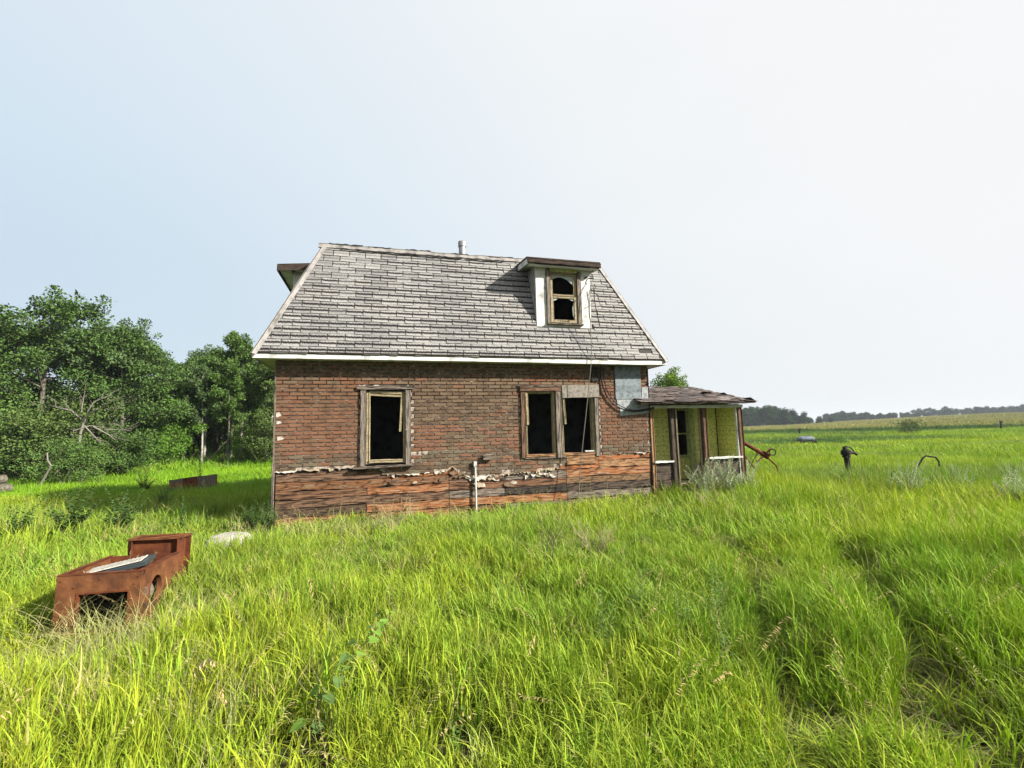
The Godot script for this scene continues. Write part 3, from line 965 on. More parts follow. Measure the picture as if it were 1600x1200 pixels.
	for u in [5.31, 6.615]:
		mb = MB.new()
		mb.plate([Vector2(0.0, 4.02), Vector2(0.0, 5.48), Vector2(roof_depth(5.48), 5.48)], 0.03, Transform3D(Basis(Vector3(0, 0, -1), Vector3.UP, Vector3(1, 0, 0)), Vector3(u + 0.03, 0, -0.062)))
		part(dormer, "cheek", mb, M.white_metal)
	board(dormer, "casing", Vector3(5.6, 4.74, 0.02), Vector3(0.1, 1.33, 0.05), "greywood_y", 0.004)
	board(dormer, "casing", Vector3(6.36, 4.72, 0.014), Vector3(0.1, 1.24, 0.04), "greywood_y", 0.004)
	board(dormer, "casing", Vector3(5.98, 5.345, 0.012), Vector3(0.66, 0.07, 0.04), "green_trim", 0.004)
	board(dormer, "sill", Vector3(5.98, 4.085, 0.035), Vector3(0.88, 0.04, 0.1), "greywood_x", 0.003)
	# two sashes
	for s in [[5.275, 4.745, -0.03], [4.735, 4.13, -0.005]]:
		var c: float = (s[0] + s[1]) / 2
		var h: float = s[0] - s[1]
		board(dormer, "sash", Vector3(5.69, c, s[2]), Vector3(0.07, h, 0.03), "cream_paint", 0.002)
		board(dormer, "sash", Vector3(6.27, c, s[2]), Vector3(0.08, h, 0.03), "cream_paint", 0.002)
		board(dormer, "sash", Vector3(5.98, s[0] - 0.02, s[2] + 0.003), Vector3(0.5, 0.045, 0.03), "cream_paint_x", 0.002)
		board(dormer, "sash", Vector3(5.98, s[1] + 0.03, s[2] + 0.003), Vector3(0.5, 0.07 if s[1] < 4.5 else 0.04, 0.03), "cream_paint_x", 0.002)
	board(dormer, "sash", Vector3(5.98, 5.31, -0.01), Vector3(0.62, 0.05, 0.05), "cream_paint_x", 0.002)
	# what is left of the panes
	var dusty := mat("dusty_glass", Color(0.62, 0.66, 0.66, 0.75), 0.4)
	dusty.transparency = BaseMaterial3D.TRANSPARENCY_ALPHA
	for poly in [
		[Vector2(5.725, 5.235), Vector2(6.235, 5.235), Vector2(6.235, 5.02), Vector2(6.2, 5.06), Vector2(6.1, 5.14), Vector2(5.98, 5.19), Vector2(5.88, 5.2), Vector2(5.78, 5.17), Vector2(5.725, 5.14)],
		[Vector2(5.725, 4.7), Vector2(5.725, 4.63), Vector2(5.8, 4.655), Vector2(5.85, 4.695)],
		[Vector2(6.235, 4.7), Vector2(6.09, 4.695), Vector2(6.15, 4.665), Vector2(6.235, 4.64)],
		[Vector2(6.235, 4.66), Vector2(6.19, 4.5), Vector2(6.2, 4.3), Vector2(6.235, 4.2)]]:
		mb = MB.new()
		mb.plate(poly, 0.004, Transform3D(Basis.IDENTITY, Vector3(0, 0, -0.035 if poly[0].y > 5.0 else -0.01)))
		part(dormer, "glass_shard", mb, dusty)
	for k in 4:
		mb = MB.new()
		mb.box(Vector3(5.88 + k * 0.06, 4.165, 0.015), Vector3(0.022, 0.022, 0.006))
		part(dormer, "vent_hole", mb, M.soot)
	# flat dormer roof with a ragged dark edge
	board(dormer, "dormer_roof", Vector3(5.94, 5.44, 0.245), Vector3(1.76, 0.1, 0.05), "roof_edge", 0.012)
	mb = MB.new()
	var b4 := Basis(Vector3.RIGHT, 0.10)
	mb.box(Vector3(5.92, 5.565, -0.29), Vector3(1.78, 0.03, 1.08), b4)
	part(dormer, "dormer_roof", mb, M.roof_edge)
	mb = MB.new()
	mb.box(Vector3(5.93, 5.53, -0.28), Vector3(1.72, 0.03, 1.0), b4)
	mb.span(Vector3(5.09, 5.36, 0.1), Vector3(6.78, 5.372, 0.22))
	part(dormer, "dormer_soffit", mb, M.white_paint)
	for u in [5.06, 6.8]:
		mb = MB.new()
		mb.box(Vector3(u, 5.475, -0.12), Vector3(0.03, 0.13, 0.68), b4)
		part(dormer, "fascia_board", mb, M.white_paint)
	board(dormer, "frieze", Vector3(5.98, 5.42, 0.05), Vector3(1.32, 0.09, 0.1), "white_paint", 0.002)
	# the insulator bracket on its right cheek
	mb = MB.new()
	mb.tube([Vector3(6.6, 5.2, 0.01), Vector3(6.66, 5.19, 0.09), Vector3(6.7, 5.16, 0.1)], 0.013, 0.013, 6)
	mb.tube([Vector3(6.5, 5.2, 0.02), Vector3(6.56, 5.22, 0.06)], 0.016, 0.016, 6)
	mb.tube([Vector3(6.66, 4.97, 0.0), Vector3(6.8, 4.8, 0.05), Vector3(6.87, 4.6, 0.03)], 0.01, 0.006, 5)
	part(dormer, "bracket", mb, M.iron)

	# ---- left dormer, seen past the hip
	var left := Node3D.new()
	left.name = "dormer"
	house.add_child(left, true)
	mb = MB.new()
	mb.span(Vector3(0.0, 3.98, -2.95), Vector3(0.06, 5.45, -1.62))
	part(left, "dormer_front", mb, M.white_paint)
	for z in [-1.62, -2.92]:
		mb = MB.new()
		mb.plate([Vector2(0.062, 4.1), Vector2(0.062, 5.47), Vector2(roof_depth(5.47), 5.47)], 0.03, Transform3D(Basis.IDENTITY, Vector3(0, 0, z)))
		part(left, "cheek", mb, M.white_paint)
	mb = MB.new()
	mb.box(Vector3(0.29, 5.575, -2.28), Vector3(1.16, 0.03, 1.84), Basis(Vector3.BACK, 0.1))
	mb.span(Vector3(-0.3, 5.38, -3.18), Vector3(-0.25, 5.52, -1.38))
	mb.box(Vector3(0.2, 5.49, -1.375), Vector3(0.98, 0.13, 0.03), Basis(Vector3.BACK, 0.1))
	part(left, "dormer_roof", mb, M.roof_edge)
	mb = MB.new()
	mb.span(Vector3(-0.245, 5.4, -3.1), Vector3(-0.002, 5.412, -1.4))
	mb.span(Vector3(0.0, 5.46, -3.1), Vector3(0.6, 5.472, -1.4))
	part(left, "dormer_soffit", mb, M.white_paint)


func build_porch(house: Node3D) -> void:
	rng.seed = 51
	var p := Node3D.new()
	p.name = "porch"
	house.add_child(p, true)
	var x1 := 10.7
	# posts of the open front
	board(p, "post", Vector3(8.105, 1.1, -0.05), Vector3(0.11, 2.1, 0.1), "tanwood_y")
	board(p, "post", Vector3(8.69, 1.05, -0.06), Vector3(0.165, 2.2, 0.12), "darkwood_y", 0.006, 0.012)
	board(p, "post", Vector3(8.785, 1.05, -0.03), Vector3(0.035, 2.2, 0.05), "cream_paint", 0.003, 0.012)
	board(p, "post", Vector3(9.58, 1.05, -0.06), Vector3(0.14, 2.2, 0.12), "brownwood_y", 0.006, 0.005)
	board(p, "post", Vector3(10.63, 1.05, -0.06), Vector3(0.15, 2.25, 0.12), "brownwood_y", 0.006, 0.01)
	board(p, "post", Vector3(10.535, 1.1, -0.05), Vector3(0.04, 2.1, 0.06), "white_paint", 0.003, 0.012)
	board(p, "beam", Vector3(9.37, 2.185, -0.05), Vector3(2.68, 0.075, 0.12), "white_paint", 0.005)
	# low walls with sills
	board(p, "sill", Vector3(8.37, 0.885, -0.03), Vector3(0.5, 0.04, 0.14), "white_paint")
	board(p, "sill", Vector3(10.1, 0.92, -0.03), Vector3(0.96, 0.04, 0.14), "white_paint")
	for k in 4:
		board(p, "plank", Vector3(8.37, 0.77 - k * 0.21, -0.055), Vector3(0.5, 0.2, 0.025), "darkwood_x")
		board(p, "plank", Vector3(10.1, 0.8 - k * 0.21, -0.055), Vector3(0.95, 0.2, 0.025), "darkwood_x")
	# back wall of boards round a window, and the two end walls
	var zb := -0.92
	for k in 15:
		var y := 0.42 + k * 0.122
		for s in [[8.05, 9.36], [9.74, 10.62]]:
			if s[0] < 9.0 or y < 0.9:
				pass
			board(p, "clapboard", Vector3((s[0] + s[1]) / 2, y, zb), Vector3(s[1] - s[0], 0.118, 0.02), "green_paint", 0.0015)
	board(p, "panel", Vector3(9.55, 0.62, zb), Vector3(0.37, 0.6, 0.02), "green_paint", 0.001)
	board(p, "panel", Vector3(9.55, 2.2, zb), Vector3(0.37, 0.12, 0.02), "green_paint", 0.001)
	board(p, "panel", Vector3(9.84, 1.3, zb + 0.022), Vector3(0.18, 1.75, 0.02), "green_trim", 0.001)
	board(p, "panel", Vector3(10.45, 1.3, zb + 0.022), Vector3(0.24, 1.75, 0.02), "green_paint", 0.001)
	var wz := zb + 0.02
	board(p, "window_frame", Vector3(9.385, 1.53, wz), Vector3(0.05, 1.3, 0.05), "green_trim", 0.001)
	board(p, "window_frame", Vector3(9.71, 1.53, wz), Vector3(0.06, 1.3, 0.05), "green_trim", 0.001)
	board(p, "window_frame", Vector3(9.55, 2.145, wz + 0.004), Vector3(0.3, 0.05, 0.05), "green_trim", 0.001)
	board(p, "window_frame", Vector3(9.55, 1.52, wz + 0.004), Vector3(0.3, 0.04, 0.05), "green_trim", 0.001)
	board(p, "window_frame", Vector3(9.55, 0.94, wz + 0.01), Vector3(0.42, 0.06, 0.07), "green_trim", 0.001)
	for k in 15:
		var y := 0.42 + k * 0.122
		var b := MB.new()
		b.worn(Vector3(x1 - 0.045, y, -0.52), Vector3(0.02, 0.118, 0.78), rng, 0.0015)
		part(p, "clapboard", b, M.green_paint)
	# end walls and the body of the addition behind
	var mb := MB.new()
	mb.span(Vector3(x1 - 0.03, 0.0, -3.2), Vector3(x1, 2.2, -0.13))
	mb.span(Vector3(W + 0.03, 0.0, -3.2), Vector3(x1 - 0.032, 2.2, -3.1))
	mb.holed(W + 0.03, x1 - 0.06, 0.0, 2.24, [[9.4, 9.7, 0.95, 2.13]], zb - 0.1, zb - 0.012)
	part(p, "addition_wall", mb, M.wall_core)
	mb = MB.new()
	mb.span(Vector3(W + 0.03, 0.3, -3.1), Vector3(x1 - 0.06, 0.36, -0.12))
	part(p, "porch_floor", mb, M.greywood_x)
	mb = MB.new()
	mb.span(Vector3(W + 0.03, 2.225, -3.1), Vector3(x1, 2.24, -0.12))
	part(p, "porch_ceiling", mb, M.green_trim)
	board(p, "step", Vector3(9.15, 0.2, 0.16), Vector3(0.72, 0.12, 0.36), "greywood_x", 0.006)
	board(p, "brace", Vector3(9.3, 0.62, -0.12), Vector3(0.05, 0.7, 0.04), "greywood_y", 0.004, -0.7)
	# door standing open against the third post
	mb = MB.new()
	mb.worn(Vector3(9.72, 1.24, -0.36), Vector3(0.045, 1.86, 0.62), rng, 0.002, Basis(Vector3.UP, -0.66))
	part(p, "door", mb, M.green_trim)
	mb = MB.new()
	mb.worn(Vector3(9.475, 1.2, -0.1), Vector3(0.05, 1.95, 0.05), rng, 0.004)
	part(p, "door_jamb", mb, M.cream_paint)
	# ---- hipped roof of dark curled shingles
	var e0 := 7.64
	var e1 := 10.82
	var ridge0 := Vector3(8.06, 2.80, -1.45)
	var ridge1 := Vector3(10.15, 2.72, -1.45)
	var A := Vector3(e0, 2.27, 0.3)
	var B := Vector3(e1, 2.27, 0.3)
	var C := Vector3(e1, 2.27, -3.3)
	var E := Vector3(8.06, 2.27, -3.3)
	mb = MB.new()
	mb.quad(A, Vector3(e0, 2.42, -0.12), Vector3(8.06, 2.42, -0.12), Vector3(8.06, 2.27, 0.3))
	mb.quad(Vector3(8.06, 2.27, 0.3), ridge0, ridge1, B)
	mb.tri(B, ridge1, C)
	mb.quad(C, ridge1, ridge0, E)
	mb.quad(A, B, Vector3(e1, 2.245, -0.02), Vector3(e0, 2.245, 0.05))
	part(p, "roof_boarding", mb, M.tar)
	mb = MB.new()
	mb.worn(Vector3((e0 + e1) / 2, 2.262, 0.31), Vector3(e1 - e0, 0.05, 0.03), rng, 0.012, Basis.IDENTITY, 16)
	part(p, "roof_edge", mb, M.roof_edge)
	var tabs := []
	for k in 4:
		mb = MB.new()
		mb.worn(Vector3(0, 0.03, 0.018), Vector3(0.3, 0.2, 0.012), rng, 0.012, Basis(Vector3.RIGHT, -0.1), 3)
		tabs.append(mb.mesh())
	var upv := (ridge0 - Vector3(8.06, 2.27, 0.3)).normalized()
	var fb := Basis(Vector3.RIGHT, upv, Vector3.RIGHT.cross(upv).normalized())
	var ln := (ridge0 - Vector3(8.06, 2.27, 0.3)).length()
	for r in 13:
		var s := 0.02 + r * ln / 13.0
		var uR := lerpf(e1, ridge1.x, s / ln)
		var u := (e0 if r < 3 else W) + (0.15 if r % 2 else 0.0)
		while u < uR - 0.05:
			if rng.randf() < 0.93:
				var o := part(p, "shingle", tabs[rng.randi() % 4], M["old_shingle_%d" % [0, 0, 0, 1, 1, 2, 2, 3][rng.randi() % 8]])
				o.transform = Transform3D(fb * Basis(Vector3.BACK, rng.randf_range(-0.09, 0.09)) * Basis(Vector3.RIGHT, rng.randf_range(-0.08, 0.14)), Vector3(minf(u + 0.15, uR - 0.1), 2.27, 0.3) + upv * s + Vector3(0, 0.006, 0))
			u += 0.3
	var up2 := (ridge1 - Vector3(e1, 2.27, ridge1.z)).normalized()
	var f2 := Basis(Vector3(0, 0, -1), up2, Vector3(0, 0, -1).cross(up2).normalized())
	for r in 5:
		for k in 11:
			var z := 0.15 - k * 0.3 - (0.15 if r % 2 else 0.0)
			if absf(z + 1.45) > 1.75 * (1.0 - r / 5.0): continue
			var o := part(p, "shingle", tabs[rng.randi() % 4], M["old_shingle_%d" % (rng.randi() % 3)])
			o.transform = Transform3D(f2 * Basis(Vector3.BACK, rng.randf_range(-0.09, 0.09)), Vector3(e1, 2.27, z) + up2 * (0.03 + r * 0.15) + Vector3(0, 0.012, 0))


# ---------------------------------------------------------------- plants
func rv() -> Vector3:
	return Vector3(rng.randf_range(-1, 1), rng.randf_range(-1, 1), rng.randf_range(-1, 1))


func leaf(mb: MB, at: Vector3, dir: Vector3, up: Vector3, l: float, w: float) -> void:   # a pointed leaf folded along its midrib
	var side := dir.cross(up).normalized()
	var nn := side.cross(dir).normalized()
	var mid := at + dir * l * 0.45 - nn * w * 0.12
	var tip := at + dir * l - nn * l * 0.08
	mb.tri(at, mid + side * w * 0.5 + nn * w * 0.15, tip)
	mb.tri(at, tip, mid - side * w * 0.5 + nn * w * 0.15)


func blade(mb: MB, at: Vector3, h: float, w: float, dir: Vector3, lean: float, segs := 3) -> void:
	var side := dir.cross(Vector3.UP).normalized()
	side = (side + dir * rng.randf_range(-0.8, 0.8)).normalized()
	var last: Vector3
	var lw := w
	for i in segs + 1:
		var t := float(i) / segs
		var p := at + Vector3.UP * h * (t - 0.42 * lean * t * t) + dir * h * lean * 0.9 * t * t
		var ww := w * (1.0 - pow(t, 1.6)) * (0.75 + 0.5 * minf(t * 3.0, 1.0))
		if i > 0:
			var fn := side.cross((p - last).normalized()).normalized()
			var n0 := (fn + side * 0.35).normalized()
			var n1 := (fn - side * 0.35).normalized()
			if i < segs:
				mb.trin(last - side * lw, p - side * ww, p + side * ww, n1, n1, n0)
				mb.trin(last - side * lw, p + side * ww, last + side * lw, n1, n0, n0)
			else:
				mb.trin(last - side * lw, p, last + side * lw, n1, fn, n0)
		last = p
		lw = ww


func clump(n: int, r: float, h: float, w: float, lean: float, segs := 3, spread := 0.3, tilt := Vector3.ZERO) -> ArrayMesh:
	var mb := MB.new()
	for i in n:
		var a := rng.randf() * TAU
		var d := sqrt(rng.randf()) * r
		var at := Vector3(cos(a) * d, -0.03, sin(a) * d)
		var dir := (Vector3(cos(a), 0, sin(a)) * 0.5 + Vector3(rng.randf_range(-1, 1), 0, rng.randf_range(-1, 1)) + tilt).normalized()
		var v := rng.randf_range(0.72, 1.25)
		mb.col = Color(v * rng.randf_range(0.85, 1.25), v, v * rng.randf_range(0.8, 1.3))
		if rng.randf() < 0.05:
			mb.col = Color(2.3, 1.35, 3.5)
		blade(mb, at, h * rng.randf_range(1.0 - spread * 1.6, 1.0 + spread), w * rng.randf_range(0.7, 1.25), dir, clampf(lean + rng.randf_range(-0.3, 0.4) + (0.5 if rng.randf() < 0.06 else 0.0), 0.02, 1.4), segs)
	return mb.mesh()


func tuft(n: int, r: float, h: float, w: float) -> ArrayMesh:   # upright culms whose leaves turn away along their length
	var mb := MB.new()
	for i in n:
		var a := rng.randf() * TAU
		var d := sqrt(rng.randf()) * r
		var at := Vector3(cos(a) * d, -0.02, sin(a) * d)
		var dir := (Vector3(cos(a), 0, sin(a)) * 0.4 + Vector3(rng.randf_range(-1, 1), 0, rng.randf_range(-1, 1))).normalized()
		var v := rng.randf_range(0.75, 1.2)
		var hh := h * rng.randf_range(0.6, 1.15)
		var lean := rng.randf_range(0.02, 0.3)
		mb.col = Color(v * rng.randf_range(0.85, 1.2), v, v * rng.randf_range(0.8, 1.3))
		if rng.randf() < 0.04: mb.col = Color(2.0, 1.3, 3.0)
		blade(mb, at, hh, w * 0.75, dir, lean, 3)
		for k in 3:
			var t := rng.randf_range(0.05, 0.72)
			var p := at + Vector3.UP * hh * (t - 0.42 * lean * t * t) + dir * hh * lean * 0.9 * t * t
			var an := rng.randf() * TAU
			var u := v * rng.randf_range(0.8, 1.25)
			mb.col = Color(u * rng.randf_range(0.85, 1.2), u, u * rng.randf_range(0.8, 1.3))
			blade(mb, p, h * rng.randf_range(0.28, 0.6), w * rng.randf_range(0.8, 1.35), Vector3(cos(an), 0, sin(an)), rng.randf_range(0.3, 1.05), 4)
	return mb.mesh()


func scatter(o: Node3D, shapes: Array, called: String, m: String, points: Array) -> void:   # points: [Transform3D, Color]
	var xf := []
	var tint := []
	for k in shapes.size():
		xf.append([]); tint.append([])
	for i in points.size():
		var k := i % shapes.size()
		xf[k].append(points[i][0])
		tint[k].append(points[i][1])
	for k in shapes.size():
		if xf[k].size():
			copies(o, called, shapes[k], M[m], xf[k], tint[k])


func sector(n: int, r0: float, r1: float, half_deg: float) -> Array:   # even random points in a fan ahead of the camera
	var out := []
	for i in n:
		var r := sqrt(lerpf(r0 * r0, r1 * r1, rng.randf()))
		var a := deg_to_rad(rng.randf_range(-half_deg, half_deg))
		out.append(Vector2(sin(a) * r, cos(a) * r))
	return out


func place(p: Vector2, sx: float, sy: float, tip := 0.0) -> Transform3D:
	var b := Basis(Vector3.UP, rng.randf() * TAU)
	if tip > 0.0:
		b = Basis(Vector3(rng.randf_range(-1, 1), 0, rng.randf_range(-1, 1)).normalized(), rng.randf() * tip) * b
	return Transform3D(b.scaled_local(Vector3(sx, sy, sx)), Vector3(p.x, ground(p.x, p.y), -p.y))


func build_grass() -> void:
	rng.seed = 71
	# --- near and middle meadow: clumps of single blades
	var o := thing("meadow_grass", "long bright green meadow grass all round the house", "grass", Vector3.ZERO, 0.0, "", "stuff")
	var fine := []
	for k in 5:
		fine.append(tuft(27, 0.155, 0.36, [0.0028, 0.0034, 0.0024, 0.0038, 0.003][k]))
	var pts := []
	for p in sector(6000, 0.7, 7.5, 66.0):
		if in_house(p.x, p.y, -0.03): continue
		var q := Vector2(p.x + 3.665, p.y - 4.288).rotated(-0.254)
		if absf(q.x) < 0.34 and q.y > -0.02 and q.y < 1.02: continue
		if nz.get_noise_2d(p.x * 75.0 + 30.0, p.y * 75.0) < -0.24 and rng.randf() < 0.75: continue
		var h := tall(p.x, p.y) * smoothstep(0.3, 2.0, p.length() + 0.5)
		var rt := rut(p.x, p.y)
		if rt < 0.18 and rng.randf() < 0.68: continue
		pts.append([place(p, rng.randf_range(0.85, 1.25), h / 0.36 * rng.randf_range(0.7, 1.3), 0.25), hue(p.x, p.y)])
	scatter(o, fine, "grass_blades", "grass", pts)
	var mid := []
	for k in 5:
		mid.append(clump(70, 0.32, 0.4, 0.0064, [0.35, 0.6, 0.45, 0.75, 0.3][k], 3, 0.35, Vector3(0.3, 0, 0.1)))
	pts = []
	for p in sector(12500, 7.0, 30.0, 64.0):
		if in_house(p.x, p.y, -0.03): continue
		var rt := rut(p.x, p.y)
		if rt < 0.2 and rng.randf() < 0.78: continue
		if nz.get_noise_2d(p.x * 45.0 + 30.0, p.y * 45.0) < -0.26 and rng.randf() < 0.6: continue
		pts.append([place(p, rng.randf_range(0.9, 1.3), tall(p.x, p.y) / 0.4 * rng.randf_range(0.75, 1.2), 0.2), hue(p.x, p.y)])
	scatter(o, mid, "grass_blades", "grass", pts)
	# --- flattened grass in the wheel tracks
	var flat := []
	for k in 4:
		flat.append(clump(26, 0.14, 0.3, 0.0036, 1.15, 4, 0.4, Vector3(0.8, 0, -0.6)))
	pts = []
	for line in RUTS:
		for i in line.size() - 1:
			var n := int(line[i].distance_to(line[i + 1]) * 26.0)
			for k in n:
				var p: Vector2 = line[i].lerp(line[i + 1], rng.randf()) + Vector2(rng.randfn(0.0, 0.12), rng.randfn(0.0, 0.1))
				var b := Basis(Vector3.UP, rng.randf_range(-0.9, 0.9) + (PI if rng.randf() < 0.2 else 0.0))
				var pale := rng.randf()
				var c := Color(0.19, 0.24, 0.05).lerp(Color(0.34, 0.31, 0.14), pale)
				pts.append([Transform3D(b.scaled_local(Vector3(1.0, rng.randf_range(0.35, 0.8), 1.0)), Vector3(p.x, ground(p.x, p.y) + 0.01, -p.y)), c])
	for k in 110:   # the trampled patch at the lower right
		var p := Vector2(rng.randfn(2.5, 0.22), rng.randfn(3.5, 0.5))
		if p.y < 1.3: continue
		pts.append([Transform3D(Basis(Vector3.UP, rng.randf_range(-1.2, 1.2)).scaled_local(Vector3(1.1, rng.randf_range(0.35, 0.8), 1.1)), Vector3(p.x, ground(p.x, p.y) + 0.01, -p.y)), Color(0.15, 0.18, 0.035).lerp(Color(0.3, 0.26, 0.12), pow(rng.randf(), 2.0))])
	var fl := thing("flattened_grass", "flattened yellowish grass along the two wheel tracks", "grass", Vector3.ZERO, 0.0, "", "stuff")
	scatter(fl, flat, "grass_blades", "grass", pts)
	# --- long pale bent stems, mostly at the lower left and around the appliance
	var arcs := []
	for k in 4:
		var mb := MB.new()
		for i in 9:
			var a := rng.randf() * TAU
			var v := rng.randf_range(0.8, 1.2)
			mb.col = Color(v, v, v * 0.95)
			blade(mb, Vector3(rng.randf_range(-0.12, 0.12), 0, rng.randf_range(-0.12, 0.12)), rng.randf_range(0.35, 0.62), 0.0022, Vector3(cos(a), 0, sin(a)), rng.randf_range(0.4, 1.1), 7)
		arcs.append(mb.mesh())
	pts = []
	for z in [[-2.4, 3.0, 0.7, 0.7, 330, 0.55], [-3.1, 4.0, 0.6, 0.3, 60, 0.5], [-3.35, 5.5, 0.35, 0.4, 45, 0.7], [-1.6, 6.3, 1.1, 0.8, 90, 0.7], [-3.2, 8.1, 0.9, 0.35, 50, 0.8], [0.75, 6.0, 0.5, 0.5, 60, 0.9], [1.5, 8.6, 2.5, 0.8, 60, 0.5], [2.5, 3.4, 0.25, 0.5, 22, 0.6], [-5.5, 10.0, 2.5, 2.0, 70, 0.6], [4.5, 7.0, 2.5, 2.5, 60, 0.4]]:
		for k in z[4]:
			var p := Vector2(rng.randfn(z[0], z[2]), rng.randfn(z[1], z[3]))
			if p.y < 1.2 or in_house(p.x, p.y, 0.05): continue
			var c := Color(0.2, 0.23, 0.075).lerp(Color(0.36, 0.32, 0.18), rng.randf() * z[5] * 1.3)
			pts.append([place(p, 1.0, rng.randf_range(0.7, 1.15), 0.3), c])
	var dry := thing("dry_grass", "pale bent dry grass stems scattered through the meadow", "grass", Vector3.ZERO, 0.0, "", "stuff")
	scatter(dry, arcs, "dry_stems", "dry", pts)
	# --- seed heads
	var heads := []
	for k in 4:
		var mb := MB.new()
		var bend := Vector3(rng.randf_range(-0.3, 0.3), 0, rng.randf_range(-0.3, 0.3))
		var top := Vector3.ZERO
		mb.col = Color(0.55, 0.75, 0.5)
		var st := []
		for i in 7:
			var t := i / 6.0
			top = Vector3(0, t * 0.78, 0) + bend * t * t
			st.append(top)
		mb.tube(st, 0.0016, 0.0008, 3)
		mb.col = Color.WHITE
		for i in 16:
			var t := 0.72 + 0.28 * i / 15.0
			var at := Vector3(0, t * 0.78, 0) + bend * t * t
			leaf(mb, at, (bend.normalized() * 0.8 + rv() * 0.7 + Vector3(0, -0.25, 0)).normalized(), Vector3.UP, 0.032, 0.007)
		heads.append(mb.mesh())
	pts = []
	for p in sector(1500, 1.8, 16.0, 62.0):
		if in_house(p.x, p.y, 0.05) or rut(p.x, p.y) < 0.2: continue
		pts.append([place(p, 1.0, rng.randf_range(0.6, 1.05) * (0.5 + tall(p.x, p.y)), 0.2), Color(0.24, 0.25, 0.08).lerp(Color(0.38, 0.27, 0.14), rng.randf())])
	for p in sector(700, 16.0, 34.0, 60.0):
		if p.x < -2.0:
			pts.append([place(p, 1.6, rng.randf_range(0.8, 1.2), 0.2), Color(0.34, 0.34, 0.14)])
	var sd := thing("seed_grass", "tan drooping seed heads standing over the green grass", "grass", Vector3.ZERO, 0.0, "", "stuff")
	scatter(sd, heads, "seed_heads", "dry", pts)
	var low := []
	for k in 4:
		var hb: Array = herb(5, 0.3, 0.12, 12, [0.06, 0.045, 0.075, 0.05][k], [0.03, 0.018, 0.022, 0.028][k], 0.4, Color(1, 1, 1), 0.7)
		low.append(hb[1])
	pts = []
	for p in sector(2600, 1.4, 22.0, 62.0):
		if in_house(p.x, p.y, 0.05) or rut(p.x, p.y) < 0.25 or nz.get_noise_2d(p.x * 20.0 - 300.0, p.y * 20.0) < 0.0: continue
		var v := rng.randf_range(0.7, 1.3)
		pts.append([place(p, rng.randf_range(0.8, 1.3), rng.randf_range(1.0, 1.6) * (0.5 + tall(p.x, p.y)), 0.15), Color(0.09 * v, 0.17 * v, 0.03 * v).lerp(Color(0.17, 0.21, 0.07), rng.randf() * 0.7)])
	var bw := thing("broadleaf_weeds", "low broad-leaved weeds mixed into the meadow grass", "weeds", Vector3.ZERO, 0.0, "", "stuff")
	scatter(bw, low, "leaves", "weed_leaf", pts)
	# --- the far meadow and the crop beyond it
	var wide := []
	for k in 4:
		wide.append(clump(110, 1.0, 0.45, 0.018, 0.55, 2, 0.4))
	pts = []
	for p in sector(11000, 28.0, 100.0, 62.0):
		if p.x > 0 and p.y > crop_edge(p.x): continue
		pts.append([place(p, rng.randf_range(0.9, 1.4), 0.95 * rng.randf_range(0.8, 1.3) * (1.0 + 0.6 * nz.get_noise_2d(p.x * 6.0, p.y * 6.0))), hue(p.x, p.y)])
	var far := thing("far_grass", "meadow grass in pale and dark green bands beyond the house", "grass", Vector3.ZERO, 0.0, "", "stuff")
	scatter(far, wide, "grass_blades", "grass", pts)
	pts = []
	for k in 1500:   # a darker strip of coarse growth along the crop
		var x := rng.randf_range(15.0, 130.0)
		var p := Vector2(x, crop_edge(x) - absf(rng.randfn(0.0, 3.0)))
		pts.append([place(p, rng.randf_range(0.9, 1.5), rng.randf_range(1.2, 2.4)), Color(0.06, 0.11, 0.035) * rng.randf_range(0.8, 1.2)])
	var edge := thing("field_margin", "dark green strip of coarse growth before the pale crop field", "grass", Vector3.ZERO, 0.0, "", "stuff")
	scatter(edge, wide, "grass_blades", "grass", pts)
	var straw := []
	for k in 3:
		straw.append(clump(46, 2.2, 0.85, 0.06, 0.25, 2, 0.15))
	pts = []
	for k in 14000:
		var x := rng.randf_range(10.0, 420.0)
		var f := rng.randf_range(60.0, 420.0)
		if f < crop_edge(x) or x > f * 1.9: continue
		var band := nz.get_noise_2d(x * 0.5, f * 3.0)
		pts.append([place(Vector2(x, f), rng.randf_range(0.9, 1.3), rng.randf_range(0.9, 1.1)), Color(0.25, 0.26, 0.07).lerp(Color(0.29, 0.27, 0.085), clampf(0.5 + band * 0.8, 0.0, 1.0)) * rng.randf_range(0.92, 1.08)])
	var crop := thing("crop_field", "pale yellow-green grain crop stretching to the far trees", "crop", Vector3.ZERO, 0.0, "", "stuff")
	scatter(crop, straw, "crop_stalks", "dry", pts)


func crop_edge(x: float) -> float:
	return 74.0 + x * 0.12 - 14.0 * smoothstep(55.0, 100.0, x) + 5.0 * sin(x * 0.06)


# trees -----------------------------------------------------------
func crown(mb: MB, blobs: Array, n: int, size: float, droop := 0.0) -> void:
	var total := 0.0
	for b in blobs: total += b[1] * b[1]
	for b in blobs:
		var shade := rng.randf_range(0.85, 1.18)
		for i in int(n * b[1] * b[1] / total):
			var d := rv()
			while d.length() > 1.0 or d.length() < 0.05: d = rv()
			d = d.normalized()
			var at: Vector3 = b[0] + d * Vector3(1, 0.8, 1) * b[1] * pow(rng.randf(), 0.4) * rng.randf_range(0.75, 1.15)
			var v := shade * rng.randf_range(0.72, 1.28)
			mb.col = Color(v * rng.randf_range(0.85, 1.2), v, v * rng.randf_range(0.75, 1.2))
			var dir := (rv() + d * 0.5 + Vector3(0, -droop, 0)).normalized()
			leaf(mb, at, dir, (rv() * 0.8 + Vector3.UP).normalized(), size * rng.randf_range(0.7, 1.3), size * rng.randf_range(0.55, 0.9))


